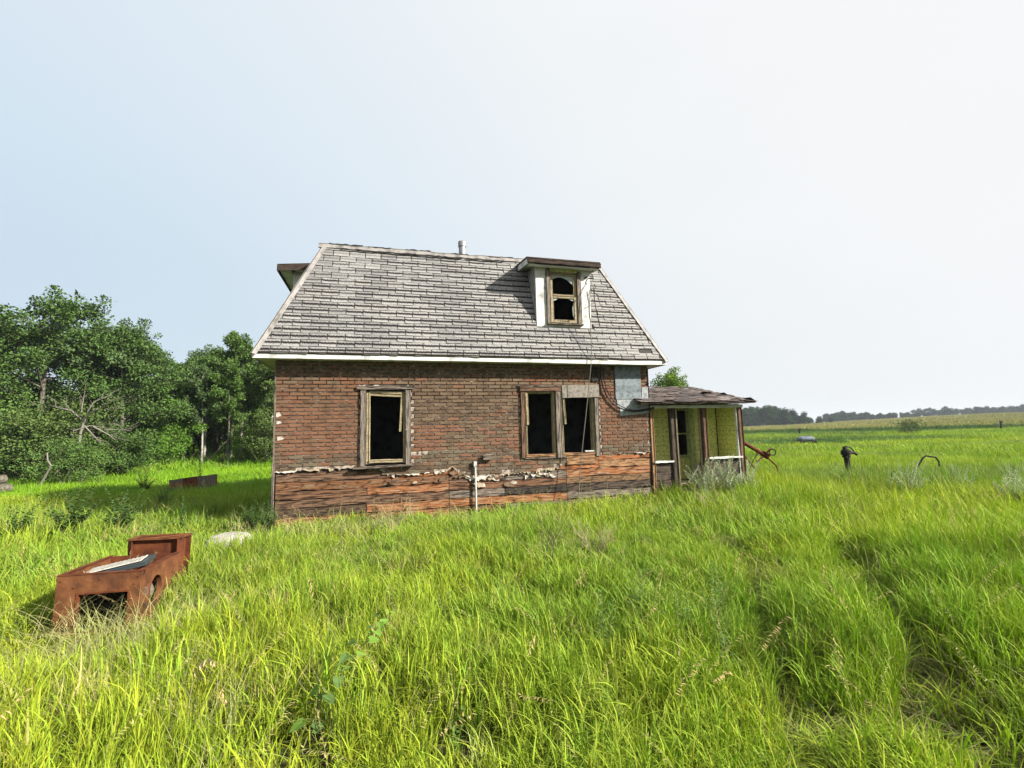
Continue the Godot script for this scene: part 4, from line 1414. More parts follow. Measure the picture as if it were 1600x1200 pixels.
func make_tree(seed_at: int, h: float, base: float, spread: float, leaves: int, size: float, tr: float, limbs: int, lean := Vector3.ZERO, stems := 1) -> Array:   # [trunk mesh, crown mesh]
	rng.seed = seed_at
	var wood := MB.new()
	var cr := MB.new()
	var blobs := []
	for s in stems:
		var off := Vector3.ZERO if stems == 1 else Vector3(rng.randf_range(-1, 1), 0, rng.randf_range(-1, 1)) * spread * 0.25
		var tilt := lean + (Vector3.ZERO if stems == 1 else off * 1.6 / spread)
		var hh := h * (1.0 if s == 0 else rng.randf_range(0.65, 0.95))
		var pts := []
		for i in 8:
			var t := i / 7.0
			pts.append(off + Vector3(sin(t * 4.0 + seed_at) * 0.09 * tr * 8, t * hh * 0.93 - 0.1, cos(t * 3.3 + seed_at) * 0.09 * tr * 8) + tilt * t * t * hh * 0.25)
		wood.tube(pts, tr, tr * 0.18, 7)
		for i in limbs:
			var t := lerpf(base, 0.97, (i + rng.randf()) / limbs)
			var fi := t * 7.0
			var p0: Vector3 = pts[int(fi)].lerp(pts[min(int(fi) + 1, 7)], fi - int(fi))
			var k := (t - base) / maxf(0.97 - base, 0.01)
			var prof := sin(PI * clampf(0.18 + 0.78 * k, 0.0, 1.0)) * 0.85 + 0.15
			var an := i * 2.4 + rng.randf_range(-0.5, 0.5)
			var ln := spread * prof * rng.randf_range(0.6, 1.1)
			var p1 := p0 + Vector3(cos(an), rng.randf_range(0.2, 0.7), sin(an)) * ln
			var pm := (p0 + p1) / 2 + Vector3(0, 0.08 * ln, 0) + rv() * 0.06 * ln
			wood.tube([p0, pm, p1], tr * 0.32 * (1.05 - 0.6 * k), tr * 0.06, 4)
			blobs.append([p1, spread * rng.randf_range(0.16, 0.3)])
			for e in 3:
				blobs.append([p1 + (p1 - p0).normalized() * spread * 0.06 + rv() * spread * 0.19 + Vector3(0, spread * 0.06, 0), spread * rng.randf_range(0.07, 0.14)])
			blobs.append([pm + rv() * 0.15 * ln, spread * rng.randf_range(0.18, 0.3)])
			if rng.randf() < 0.6:
				var p2 := p1 + rv() * spread * 0.35 + Vector3(0, spread * 0.12, 0)
				wood.tube([pm, p2], tr * 0.12, tr * 0.04, 3)
				blobs.append([p2, spread * rng.randf_range(0.12, 0.24)])
		blobs.append([pts[7], spread * 0.26])
		blobs.append([pts[6] + rv() * spread * 0.15, spread * 0.28])
		blobs.append([pts[7] + Vector3(0, spread * 0.2, 0), spread * 0.13])
	crown(cr, blobs, leaves, size)
	return [wood.mesh(), cr.mesh()]


func plant(shape: Array, called: String, label: String, cat: String, x: float, f: float, s: float, lm: String, wm: String, group := "", sy := 1.0) -> Node3D:
	var o := thing(called, label, cat, Vector3(x, ground(x, f) - 0.05, -f), rng.randf() * TAU, group)
	o.scale = Vector3(s, s * sy, s)
	part(o, "trunk" if cat == "tree" else "stem", shape[0], M[wm])
	part(o, "crown" if cat == "tree" else "leaves", shape[1], M[lm], "", "" if cat == "tree" else "stuff")
	return o


func build_trees() -> void:
	for g in [["deep_green", 0.064, 0.116, 0.03], ["mid_green", 0.083, 0.148, 0.036], ["blue_green", 0.075, 0.122, 0.046], ["fresh_green", 0.1, 0.2, 0.03], ["olive_green", 0.075, 0.115, 0.032], ["lime_green", 0.15, 0.24, 0.04]]:
		leaf_mat(g[0], lin(g[1], g[2], g[3]), 0.55)
	var A := make_tree(104, 8.2, 0.12, 2.6, 24000, 0.125, 0.16, 26)
	var B := make_tree(113, 7.4, 0.08, 2.4, 22000, 0.12, 0.13, 22)
	var Cc := make_tree(127, 8.0, 0.4, 1.75, 14000, 0.115, 0.1, 15)
	var Dd := make_tree(139, 7.4, 0.42, 1.5, 10500, 0.115, 0.085, 13)
	var Ee := make_tree(149, 3.4, 0.05, 1.8, 9000, 0.11, 0.06, 11, Vector3.ZERO, 3)
	rng.seed = 150
	var S := "trees of the dense grove"
	var P := "slim poplars beside the house"
	# [shape, label, x, f, scale, leaf, wood, group]
	for t in [
		[A, "tallest broad dark tree in the grove at the far left", -21.3, 21.5, 1.0, "deep_green", "dark_bark", S, 1.08],
		[A, "dark tree cut by the left edge of the view behind the log pile", -24.3, 22.5, 0.98, "mid_green", "dark_bark", S, 0.95],
		[B, "dark rounded tree right of the tallest one behind the dead snag", -19.8, 23.8, 1.0, "blue_green", "dark_bark", S, 1.05],
		[B, "bushy tree forming the steep right end of the grove", -18.7, 22.6, 0.92, "deep_green", "dark_bark", S, 1.06],
		[A, "dark tree deep inside the grove behind the tallest one", -23.0, 26.0, 1.0, "deep_green", "dark_bark", S, 1.0],
		[B, "dark tree at the back of the grove above the gap", -22.0, 28.0, 1.0, "deep_green", "dark_bark", S, 1.0],
		[B, "fresh bright green tree in the gap between grove and poplars", -18.9, 25.4, 0.72, "fresh_green", "dark_bark", "", 0.95],
		[Cc, "pale-trunked poplar just right of the bright green tree", -19.3, 28.0, 0.8, "mid_green", "bark", P, 1.0],
		[Cc, "pale-trunked poplar in the middle of the far group", -18.2, 28.0, 0.86, "mid_green", "bark", P, 0.95],
		[Dd, "thin pale poplar under the highest crown of the far group", -17.2, 29.0, 1.0, "mid_green", "bark", P, 1.12],
		[Cc, "highest poplar of the far group, left of the roof corner", -16.0, 28.0, 0.98, "mid_green", "bark", P, 1.0],
		[Dd, "poplar standing second from the house wall", -14.9, 28.5, 0.95, "mid_green", "bark", P, 1.0],
		[Dd, "olive poplar nearest to the left wall of the house", -13.7, 27.0, 0.85, "olive_green", "bark", P, 1.0],
		[Cc, "shaded poplar behind the far group", -19.5, 34.0, 1.0, "deep_green", "bark", P, 1.0],
		[Cc, "shaded poplar behind the highest one", -17.0, 35.0, 1.05, "deep_green", "bark", P, 1.0],
		[A, "dark tree behind the olive poplar", -15.0, 36.0, 0.85, "deep_green", "dark_bark", P, 1.0],
		[A, "dark tree in the back row behind the poplars", -21.5, 33.0, 0.95, "deep_green", "dark_bark", P, 1.0],
		[B, "dark tree behind the house corner beyond the poplars", -12.2, 33.0, 0.85, "mid_green", "dark_bark", P, 1.0],
		[Cc, "poplar filling the belt right of the bright green tree", -18.7, 26.2, 0.8, "mid_green", "dark_bark", P, 0.92],
		[Dd, "slim light poplar third from the house wall", -15.6, 26.0, 0.82, "mid_green", "dark_bark", P, 1.0],
		[Dd, "slim poplar in the middle of the belt before the thicket", -16.9, 25.8, 0.78, "blue_green", "bark", P, 1.0],
		[Ee, "willow shrub at the foot of the tallest tree", -21.0, 19.6, 1.1, "mid_green", "dark_bark", S, 1.0],
		[Ee, "willow shrub at the left edge behind the log pile", -23.0, 20.2, 1.2, "deep_green", "dark_bark", S, 1.0],
		[Ee, "small willow shrub hiding the trunk of the grey snag", -16.75, 18.0, 0.62, "mid_green", "dark_bark", S, 0.9],
		[Ee, "olive shrub under the dead grey snag", -19.2, 20.2, 1.0, "olive_green", "dark_bark", S, 1.0],
		[Ee, "low dark shrub at the right foot of the grove", -17.6, 21.6, 0.75, "deep_green", "dark_bark", S, 0.9],
		[Ee, "fresh shrub below the bright green tree", -18.6, 24.6, 0.75, "fresh_green", "dark_bark", "", 0.9],
		[Ee, "dark shrub among the poplar trunks", -18.0, 33.0, 1.0, "deep_green", "dark_bark", P, 0.8],
		[Ee, "dark shrub between the last two poplars", -15.6, 32.5, 1.1, "deep_green", "dark_bark", P, 0.8],
		[Ee, "wide dark thicket behind the bright green tree", -21.5, 31.0, 1.35, "deep_green", "dark_bark", P, 0.9],
		[Ee, "wide dark thicket behind the pale trunks in the middle of the poplars", -20.0, 33.5, 1.4, "deep_green", "dark_bark", P, 0.85],
		[Ee, "wide dark thicket behind the highest poplar", -17.0, 32.5, 1.4, "deep_green", "dark_bark", P, 0.9],
		[Ee, "wide dark thicket in the gap before the house corner", -14.2, 31.0, 1.3, "mid_green", "dark_bark", P, 0.9],
		[B, "tall dark tree in the back row, middle of the poplars", -20.0, 32.0, 0.95, "mid_green", "dark_bark", P, 1.0],
		[Ee, "pale olive shrub touching the house corner", -13.2, 26.0, 0.85, "olive_green", "dark_bark", P, 1.0],
		[Ee, "light green shrub below the second poplar", -14.6, 26.8, 0.6, "fresh_green", "dark_bark", P, 1.0]]:
		plant(t[0], "broadleaf_tree" if t[0] != Ee else "willow_shrub", t[1], "tree" if t[0] != Ee else "shrub", t[2], t[3], t[4], t[5], t[6], t[7], t[8])
	plant(B, "broadleaf_tree", "light green tree showing over the porch roof", "tree", 6.5, 19.2, 0.55, "lime_green", "dark_bark")
	# bare grey snag before the grove
	var o := thing("dead_snag", "bare grey dead branches standing out of the dark grove", "dead tree", Vector3(-17.3, ground(-17.3, 18.7), -18.7))
	o.scale = Vector3.ONE * 0.92
	rng.seed = 160
	var tw := func(spots: Array, r0: float, r1: float) -> MB:
		var mb := MB.new()
		mb.tube(spots, r0, r1, 6)
		return mb
	part(o, "trunk", tw.call([Vector3(0.6, -0.1, 0), Vector3(0.35, 1.2, 0.1), Vector3(0.3, 2.2, 0.0), Vector3(0.45, 2.8, 0)], 0.065, 0.045), M.deadwood)
	for b in [[[0.45, 2.8], [0.1, 3.15], [-0.4, 3.3], [-0.7, 3.55]], [[0.45, 2.8], [0.75, 3.1], [0.6, 3.5], [0.72, 3.9]], [[0.5, 2.75], [1.0, 3.1], [1.5, 3.2], [2.1, 3.6]], [[1.0, 3.1], [1.3, 3.5], [1.7, 3.8]], [[1.5, 3.2], [2.0, 3.1], [2.4, 3.4]], [[0.4, 2.3], [1.0, 2.5], [1.7, 2.35], [2.3, 2.6]], [[1.3, 2.45], [1.8, 2.1], [2.1, 1.85], [2.5, 2.0]], [[1.6, 2.3], [2.2, 2.3], [2.7, 2.25]], [[0.9, 2.5], [1.3, 2.1], [1.6, 1.8]]]:
		var pp := []
		for q in b: pp.append(Vector3(q[0] - 0.05, q[1], rng.randf_range(0.1, 0.5)))
		var mb := MB.new()
		mb.tube(pp, 0.032, 0.009, 5)
		for k in 5:
			var at: Vector3 = pp[1].lerp(pp[pp.size() - 1], rng.randf())
			var e: Vector3 = at + (pp[pp.size() - 1] - pp[0]).normalized() * 0.3 + rv() * 0.3 + Vector3(0, 0.1, 0)
			mb.tube([at, (at + e) / 2 + rv() * 0.05, e], 0.011, 0.005, 4)
		part(o, "branch", mb, M.deadwood)
	o = thing("leaning_snag", "pale crooked dead branch leaning out of the sunlit grass", "dead branch", Vector3(-16.3, ground(-16.3, 16.6), -16.6))
	o.scale = Vector3.ONE * 0.72
	part(o, "branch", tw.call([Vector3(-0.35, 0.0, 0), Vector3(0.1, 0.75, 0), Vector3(0.42, 1.25, 0.1)], 0.05, 0.04), M.deadwood)
	part(o, "branch", tw.call([Vector3(0.42, 1.25, 0.1), Vector3(0.15, 1.5, 0.0), Vector3(0.0, 1.85, -0.1)], 0.04, 0.025), M.deadwood)
	# fallen grey poles at the foot of the poplars
	for k in 3:
		var x := -17.0 + k * 0.5
		o = thing("fallen_pole", ["grey fallen pole leaning left at the foot of the poplars", "middle one of three grey poles at the foot of the poplars", "grey fallen pole leaning right at the foot of the poplars"][k], "dead branch", Vector3(x, ground(x, 27.0), -27.0), 0.0, "grey poles under the poplars")
		part(o, "branch", tw.call([Vector3(-0.6 + k * 0.5, 0, 0), Vector3(0.3, 0.8, 0.1), Vector3(0.9 - k * 0.1, 1.5 - k * 0.2, 0)], 0.05, 0.03), M.deadwood)
	# far woods on the right
	rng.seed = 170
	leaf_mat("far_green", Color.WHITE, 0.4, 0.8)
	var shapes := []
	for k in 4:
		var mb := MB.new()
		var blobs := []
		for i in 22:
			var t := rng.randf()
			var a := rng.randf() * TAU
			var r := sin(PI * (0.2 + 0.75 * t)) * 3.0 * rng.randf_range(0.3, 0.9)
			blobs.append([Vector3(cos(a) * r, 1.4 + t * 6.6, sin(a) * r), rng.randf_range(0.8, 1.7)])
		mb.col = Color(0.4, 0.35, 0.3)
		mb.tube([Vector3(0, -0.3, 0), Vector3(0.1, 3, 0), Vector3(0, 7, 0)], 0.16, 0.05, 5)
		crown(mb, blobs, 1700, 0.55)
		shapes.append(mb.mesh())
	for wood in [["far_wood", "dense dark wood on the skyline just right of the porch", 112.0, 160.0, 235.0, 255.0, 110, 1.02, 0.6], ["far_wood", "low bluish wood in the middle of the skyline on the right", 228.0, 300.0, 340.0, 360.0, 110, 0.85, 0.55], ["far_wood", "long distant tree belt at the right end of the skyline", 352.0, 560.0, 385.0, 420.0, 190, 0.85, 0.6]]:
		var pts := []
		for k in wood[6]:
			var t := rng.randf()
			var x := lerpf(wood[2], wood[3], t)
			var f := lerpf(wood[4], wood[5], rng.randf())
			var s: float = wood[7] * rng.randf_range(0.65, 1.1) * (1.0 - wood[8] * smoothstep(0.35, 1.0, t) * (1.0 if wood[2] < 300.0 else 0.0)) * (0.75 + 0.5 * nz.get_noise_1d(x * 2.0) + 0.25)
			pts.append([place(Vector2(x, f), s, s), Color(0.022, 0.058, 0.018) * rng.randf_range(0.7, 1.4)])
		scatter(thing(wood[0], wood[1], "wood", Vector3.ZERO, 0.0, "", "stuff"), shapes, "trees", "far_green", pts)


# weeds -----------------------------------------------------------
func herb(n_stems: int, h: float, spread: float, per: int, l: float, w: float, bend := 0.25, col := Color(0.07, 0.14, 0.03), up_ang := 0.5) -> Array:
	var st := MB.new()
	var lf := MB.new()
	for s in n_stems:
		var a := rng.randf() * TAU
		var out := Vector3(cos(a), 0, sin(a)) * rng.randf_range(0.2, 1.0)
		var pts := []
		var hh := h * rng.randf_range(0.5, 1.05)
		for i in 7:
			var t := i / 6.0
			pts.append(out * spread * (0.25 + 0.75 * t * t) + Vector3(0, hh * (t - bend * 0.3 * t * t), 0) + rv() * 0.006)
		st.tube(pts, 0.003, 0.0012, 4)
		for i in per:
			var t := lerpf(0.12, 1.0, float(i) / per)
			var fi := minf(t * 6.0, 5.99)
			var p: Vector3 = pts[int(fi)].lerp(pts[int(fi) + 1], fi - int(fi))
			var an := i * 2.4 + s
			var d := Vector3(cos(an), up_ang * rng.randf_range(0.3, 1.5), sin(an)).normalized()
			var v := rng.randf_range(0.75, 1.25)
			lf.col = Color(col.r * v, col.g * v, col.b * v)
			var k := rng.randf_range(0.7, 1.2) * (1.15 - 0.6 * t)
			leaf(lf, p, d, Vector3.UP, l * k, w * k)
	return [st.mesh(), lf.mesh()]


func build_weeds() -> void:
	rng.seed = 201
	var weeds := func(shape: Array, called: String, label: String, x: float, f: float, s: float, lm := "weed_leaf", group := "") -> void:
		var o := thing(called, label, "plant", Vector3(x, ground(x, f), -f), rng.randf() * TAU, group)
		o.scale = Vector3.ONE * s
		part(o, "stem", shape[0], M.silver_stem if lm == "silver_leaf" else M.weed_stem)
		part(o, "leaves", shape[1], M[lm], "", "stuff")
	# silvery wormwood
	var worm := herb(26, 0.75, 0.34, 75, 0.05, 0.017, 0.5, Color(0.34, 0.40, 0.26), 0.8)
	for w in [[4.3, 10.85, 1.5, "silvery wormwood bush before the porch doorway"], [4.85, 11.0, 1.6, "silvery wormwood bush below the right porch opening"], [5.4, 11.15, 1.4, "silvery wormwood bush at the corner post of the porch"], [8.55, 10.4, 1.35, "silvery wormwood standing left of the bent black pipe"], [9.8, 10.6, 1.1, "faint grey wormwood right of the bent black pipe"], [9.3, 9.0, 1.3, "silvery wormwood cut by the right edge of the view"], [10.6, 9.9, 1.25, "grey wormwood farther out at the right edge"]]:
		weeds.call(worm, "wormwood", w[3], w[0], w[1], w[2], "silver_leaf", "silvery wormwood bushes")
	# leafy weeds on the left
	var bushy := herb(16, 0.85, 0.42, 38, 0.1, 0.06, 0.3, Color(0.05, 0.1, 0.03))
	for w in [[-7.6, 8.3, 1.15, "dark leafy weed left of the appliance at the edge of the view"], [-6.9, 8.5, 1.05, "dark leafy weed second from the left edge"], [-8.2, 8.0, 0.9, "dark leafy weed cut by the left edge"], [-4.25, 8.35, 0.75, "leafy weed at the front corner of the house"], [-4.75, 8.7, 0.65, "leafy weed in the shade beside the house corner"], [-8.6, 11.8, 0.7, "small leafy weed before the shaded brown box"], [-12.0, 15.6, 0.85, "small leafy weed left of the brown box"]]:
		weeds.call(bushy, "leafy_weed", w[3], w[0], w[1], w[2], "weed_leaf", "dark leafy weeds on the left")
	var tower := herb(3, 1.5, 0.25, 42, 0.11, 0.065, 0.1, Color(0.055, 0.12, 0.035))
	weeds.call(tower, "sapling", "slim green sapling standing beside the brown box", -10.45, 16.0, 1.0)
	weeds.call(tower, "tall_weed", "tall dark weed behind the rusty appliance", -6.15, 8.9, 0.62)
	# goldenrod-like plants at the lower right
	var rod := herb(3, 0.74, 0.07, 44, 0.085, 0.018, 0.1, Color(0.1, 0.17, 0.045), 0.5)
	var spots := [[1.45, 3.7, "beside the near end of the left wheel track"], [1.2, 3.55, "left of the near wheel track, lower of two"], [1.62, 3.95, "leaning over the left wheel track"], [0.95, 3.9, "in the grass left of the wheel tracks"], [0.6, 3.4, "in the middle of the foreground grass"], [1.35, 3.25, "nearest the lower edge by the wheel track"]]
	for s in spots:
		weeds.call(rod, "narrow_leaved_weed", "upright narrow-leaved weed " + s[2], s[0], s[1], rng.randf_range(0.85, 1.1), "weed_leaf", "narrow-leaved weeds by the wheel track")
	# broad heart-shaped leaves in the foreground
	var o := thing("creeping_weed", "sprawling weed with broad heart-shaped leaves in the foreground", "plant", Vector3(-1.02, ground(-1.02, 2.9), -2.9))
	var mb := MB.new()
	var pts := [Vector3(-0.12, 0.05, 0.3), Vector3(-0.05, 0.3, 0.16), Vector3(0.06, 0.42, 0.0), Vector3(0.14, 0.5, -0.14), Vector3(0.19, 0.55, -0.26)]
	mb.tube(pts, 0.005, 0.002, 5)
	part(o, "stem", mb, M.weed_stem)
	for k in 20:
		var t := 0.4 + k * 0.18
		var p: Vector3 = pts[int(minf(t, 3.9))].lerp(pts[int(minf(t, 3.9)) + 1], fmod(minf(t, 3.9), 1.0))
		var an := k * 2.3
		var out := Vector3(cos(an), rng.randf_range(0.1, 0.8), sin(an)).normalized()
		var stalk := rng.randf_range(0.03, 0.08)
		var r := rng.randf_range(0.018, 0.036) * (1.2 - 0.12 * t)
		var v := rng.randf_range(0.75, 1.2)
		mb = MB.new()
		mb.col = Color(0.10 * v, 0.18 * v, 0.03 * v) if k % 3 else Color(0.07 * v, 0.12 * v, 0.035 * v)
		mb.tube([p, p + out * stalk], 0.0016, 0.0012, 4)
		var n := (Vector3.UP + out * 0.5 + Vector3(0.0, 0.0, 0.35) + rv() * 0.35).normalized()
		var x := (out - n * out.dot(n)).normalized()
		var y := n.cross(x)
		var c0: Vector3 = p + out * stalk
		var edge := [Vector2(0.0, 0.0), Vector2(-0.45, 0.55), Vector2(0.1, 0.95), Vector2(0.8, 0.8), Vector2(1.5, 0.4), Vector2(2.1, 0.0)]
		for s in [-1.0, 1.0]:
			for e in edge.size() - 1:
				var q0: Vector3 = c0 + (x * edge[e].x + y * edge[e].y * s) * r + n * absf(edge[e].y) * r * 0.22
				var q1: Vector3 = c0 + (x * edge[e + 1].x + y * edge[e + 1].y * s) * r + n * absf(edge[e + 1].y) * r * 0.22
				mb.tri(c0 + x * r * 0.6, q0, q1)
		part(o, "leaf", mb, M.weed_leaf)
	# brome head
	o = thing("brome_stalk", "pale drooping brome seed head near the lower left", "grass stalk", Vector3(-1.82, ground(-1.82, 2.75), -2.75))
	mb = MB.new()
	pts = [Vector3(0, 0, 0), Vector3(0.01, 0.28, 0), Vector3(0.05, 0.46, 0.02), Vector3(0.13, 0.52, 0.05), Vector3(0.2, 0.5, 0.06)]
	mb.tube(pts, 0.002, 0.0012, 4)
	part(o, "stem", mb, M.dry_stem)
	mb = MB.new()
	for k in 22:
		var t := 1.9 + k * 0.09
		var p: Vector3 = pts[int(minf(t, 3.9))].lerp(pts[int(minf(t, 3.9)) + 1], fmod(minf(t, 3.9), 1.0))
		mb.col = Color(0.55, 0.44, 0.25) * rng.randf_range(0.8, 1.15)
		leaf(mb, p, Vector3(rng.randf_range(-0.5, 0.5), -0.8, rng.randf_range(-0.4, 0.4)).normalized(), Vector3.BACK, 0.036, 0.008)
	part(o, "seeds", mb, M.dry, "", "stuff")
	# dead branched weeds
	for w in [[0.95, 5.9, 0.55, 26, "dry_stem", "pale dead twiggy weed in the middle of the meadow"], [0.35, 5.3, 0.75, 7, "bare_twig", "single dark bare twig rising from the meadow"], [-1.9, 7.6, 0.6, 18, "dry_stem", "dry twiggy weed before the left window"], [3.6, 9.0, 0.5, 18, "dry_stem", "dry twiggy weed below the right end of the wall"]]:
		o = thing("dead_weed", w[5], "plant", Vector3(w[0], ground(w[0], w[1]), -w[1]))
		if not M.has("bare_twig"): mat("bare_twig", lin(0.06, 0.055, 0.04))
		mb = MB.new()
		for k in w[3]:
			var a := rng.randf() * TAU
			var d := Vector3(cos(a), 0, sin(a)) * (0.5 if w[3] > 10 else 0.22)
			var h: float = w[2] * rng.randf_range(0.6, 1.1)
			var pm: Vector3 = d * 0.35 * h + Vector3(0, h * 0.6, 0)
			var pe: Vector3 = d * h + Vector3(0, h, 0) + rv() * 0.08
			mb.tube([d * 0.06, pm, pe], 0.004, 0.0015, 4)
			for j in 3:
				var q: Vector3 = pm.lerp(pe, rng.randf())
				mb.tube([q, q + (d * 0.4 + rv() * 0.5 + Vector3(0, 0.4, 0)) * 0.28], 0.0022, 0.001, 3)
		part(o, "twigs", mb, M[w[4]], "", "stuff")
	# lone shrub in the far meadow
	var far := make_tree(231, 2.2, 0.1, 1.5, 1500, 0.16, 0.04, 8, Vector3.ZERO, 3)
	plant(far, "lone_shrub", "lone sparse bush before the pale crop on the right", "shrub", 46.5, 56.0, 0.85, "olive_green", "dark_bark")


# ---------------------------------------------------------------- things lying about
func build_things() -> void:
	rng.seed = 301
	var mb: MB
	# rusty appliance
	var o := thing("rusty_appliance", "rusty orange metal appliance cabinet lying open in the grass, round hole in its side", "appliance", Vector3(-3.665, ground(-3.665, 4.4) + 0.09, -4.288), 0.254)
	o.rotation.z = -0.021
	o.rotation.x = -0.031
	var hw := 0.318
	var h := 0.463
	var d := 0.81
	mb = MB.new()
	mb.holed(-hw, hw, -0.1, h, [[-0.165, 0.235, -0.01, 0.315]], -0.02, 0.0)
	part(o, "front_panel", mb, M.rust)
	mb = MB.new()
	for e in [[Vector3(-0.165, -0.01, -0.03), Vector3(-0.15, 0.315, 0.006)], [Vector3(0.22, -0.01, -0.03), Vector3(0.235, 0.315, 0.006)], [Vector3(-0.15, 0.3, -0.03), Vector3(0.22, 0.315, 0.006)]]:
		mb.span(e[0], e[1])
	part(o, "opening_rim", mb, M.rust_dark)
	mb = MB.new()
	mb.span(Vector3(-0.2, -0.05, -0.3), Vector3(0.27, 0.34, -0.28))
	mb.span(Vector3(-0.2, 0.34, -0.3), Vector3(0.27, 0.35, -0.03))
	mb.span(Vector3(-0.2, -0.06, -0.3), Vector3(0.27, -0.05, -0.03))
	part(o, "firebox", mb, M.soot)
	mb = MB.new()
	mb.span(Vector3(-hw, -0.1, -d), Vector3(-hw + 0.012, h, -0.021))
	part(o, "side_panel", mb, M.rust)
	mb = MB.new()
	mb.span(Vector3(-hw + 0.013, -0.1, -d), Vector3(hw - 0.013, h - 0.002, -d + 0.012))
	part(o, "back_panel", mb, M.rust_dark)
	# right side with a round hole
	mb = MB.new()
	var c := Vector2(0.27, 0.25)   # depth, height
	var r := 0.115
	var ring := []
	var outer := []
	for i in 33:
		var a := TAU * i / 32.0
		ring.append(c + Vector2(cos(a), sin(a)) * r)
		var dir := Vector2(cos(a), sin(a))
		var t := 9.0
		if dir.x > 1e-4: t = minf(t, (d - c.x) / dir.x)
		if dir.x < -1e-4: t = minf(t, (0.021 - c.x) / dir.x)
		if dir.y > 1e-4: t = minf(t, (h - c.y) / dir.y)
		if dir.y < -1e-4: t = minf(t, (-0.1 - c.y) / dir.y)
		outer.append(c + dir * t)
	for x in [hw, hw - 0.012]:
		for i in 32:
			mb.quad(Vector3(x, ring[i].y, -ring[i].x), Vector3(x, outer[i].y, -outer[i].x), Vector3(x, outer[i + 1].y, -outer[i + 1].x), Vector3(x, ring[i + 1].y, -ring[i + 1].x))
	for i in 32:
		mb.quad(Vector3(hw - 0.03, ring[i].y, -ring[i].x), Vector3(hw + 0.008, ring[i].y, -ring[i].x), Vector3(hw + 0.008, ring[i + 1].y, -ring[i + 1].x), Vector3(hw - 0.03, ring[i + 1].y, -ring[i + 1].x))
	part(o, "side_panel", mb, M.rust)
	mb = MB.new()
	mb.lathe([[0.0, 0.0], [0.062, 0.0], [0.068, 0.012], [0.06, 0.02], [0.0, 0.016]], 18, Vector3(hw - 0.06, 0.235, -0.285), Basis(Vector3.BACK, -PI / 2 + 0.25))
	part(o, "flue_disc", mb, M.greywood_x)
	mb = MB.new()
	mb.span(Vector3(hw - 0.16, -0.05, -0.5), Vector3(hw - 0.15, h - 0.03, -0.03))
	part(o, "inner_lining", mb, M.soot)
	for q in [[0.085, 0.3], [0.085, 0.275], [0.085, 0.25]]:
		mb = MB.new()
		mb.box(Vector3(hw + 0.002, q[1], -q[0]), Vector3(0.006, 0.012, 0.07))
		part(o, "label_plate", mb, M.greywood_x)
	for q in [[0.075, 0.16, 0.012], [0.15, 0.12, 0.016], [0.25, 0.1, 0.012]]:
		mb = MB.new()
		mb.lathe([[0.0, 0.0], [q[2], 0.0], [q[2] * 0.8, 0.014], [0.0, 0.014]], 9, Vector3(hw, q[1], -q[0]), Basis(Vector3.BACK, -PI / 2))
		part(o, "knob", mb, M.soot)
	for q in [[-0.29, 0.42], [-0.29, 0.06], [0.29, 0.42], [0.29, 0.06], [0.0, 0.42], [-0.19, 0.36], [0.26, 0.36]]:
		mb = MB.new()
		mb.lathe([[0.009, 0.0], [0.007, 0.006], [0.0, 0.007]], 7, Vector3(q[0], q[1], 0.0), Basis(Vector3.RIGHT, PI / 2))
		part(o, "bolt", mb, M.rust_dark)
	# rim of the open top
	mb = MB.new()
	mb.span(Vector3(-hw, h, -0.035), Vector3(hw, h + 0.01, 0.004))
	mb.span(Vector3(-hw - 0.003, h, -d), Vector3(-hw + 0.03, h + 0.009, -0.036))
	mb.span(Vector3(hw - 0.05, h, -d), Vector3(hw + 0.003, h + 0.009, -0.036))
	part(o, "top_rim", mb, M.rust_dark)
	# back box standing higher
	mb = MB.new()
	mb.worn(Vector3(0.06, 0.24, -d - 0.15), Vector3(0.52, 0.72, 0.28), rng, 0.008)
	part(o, "back_box", mb, M.rust_dark)
	mb = MB.new()
	for e in [[Vector3(-0.195, 0.6, -d - 0.04), Vector3(0.315, 0.618, -d - 0.012)], [Vector3(-0.195, 0.6, -d - 0.288), Vector3(0.315, 0.618, -d - 0.26)], [Vector3(0.288, 0.6, -d - 0.259), Vector3(0.315, 0.619, -d - 0.041)], [Vector3(-0.195, 0.6, -d - 0.259), Vector3(-0.168, 0.617, -d - 0.041)]]:
		mb.worn((e[0] + e[1]) / 2, (e[1] - e[0]).abs(), rng, 0.003)
	mb.tube([Vector3(-0.15, 0.606, -d - 0.05), Vector3(0.27, 0.606, -d - 0.25)], 0.008, 0.008, 5)
	part(o, "box_rim", mb, M.rust)
	# black lid with a pale perforated grid fallen into the opening
	var lid := Basis(Vector3.UP, 0.12) * Basis(Vector3.BACK, 0.19) * Basis(Vector3.RIGHT, 0.05)
	mb = MB.new()
	mb.worn(Vector3(0.02, h + 0.0, -0.24), Vector3(0.5, 0.04, 0.3), rng, 0.002, lid)
	part(o, "lid", mb, M.enamel)
	mb = MB.new()
	mb.box(Vector3(0.005, h + 0.025, -0.25), Vector3(0.42, 0.006, 0.2), lid)
	var grid := part(o, "grid", mb, M.grid_white)
	mb = MB.new()
	for i in 12:
		for j in 6:
			mb.box(Vector3(0.005, h + 0.0285, -0.25) + lid * Vector3(-0.19 + i * 0.0345, 0, -0.08 + j * 0.032), Vector3(0.016, 0.003, 0.014), lid)
	part(grid, "hole", mb, M.greywood_x, "", "stuff")

	# pale stone
	o = thing("pale_stone", "smooth whitish flat-topped stone between appliance and house corner", "stone", Vector3(-4.35, ground(-4.35, 7.4), -7.4))
	mb = MB.new()
	var prof := [[0.31, -0.1], [0.33, 0.08], [0.31, 0.17], [0.25, 0.225], [0.14, 0.25], [0.0, 0.255]]
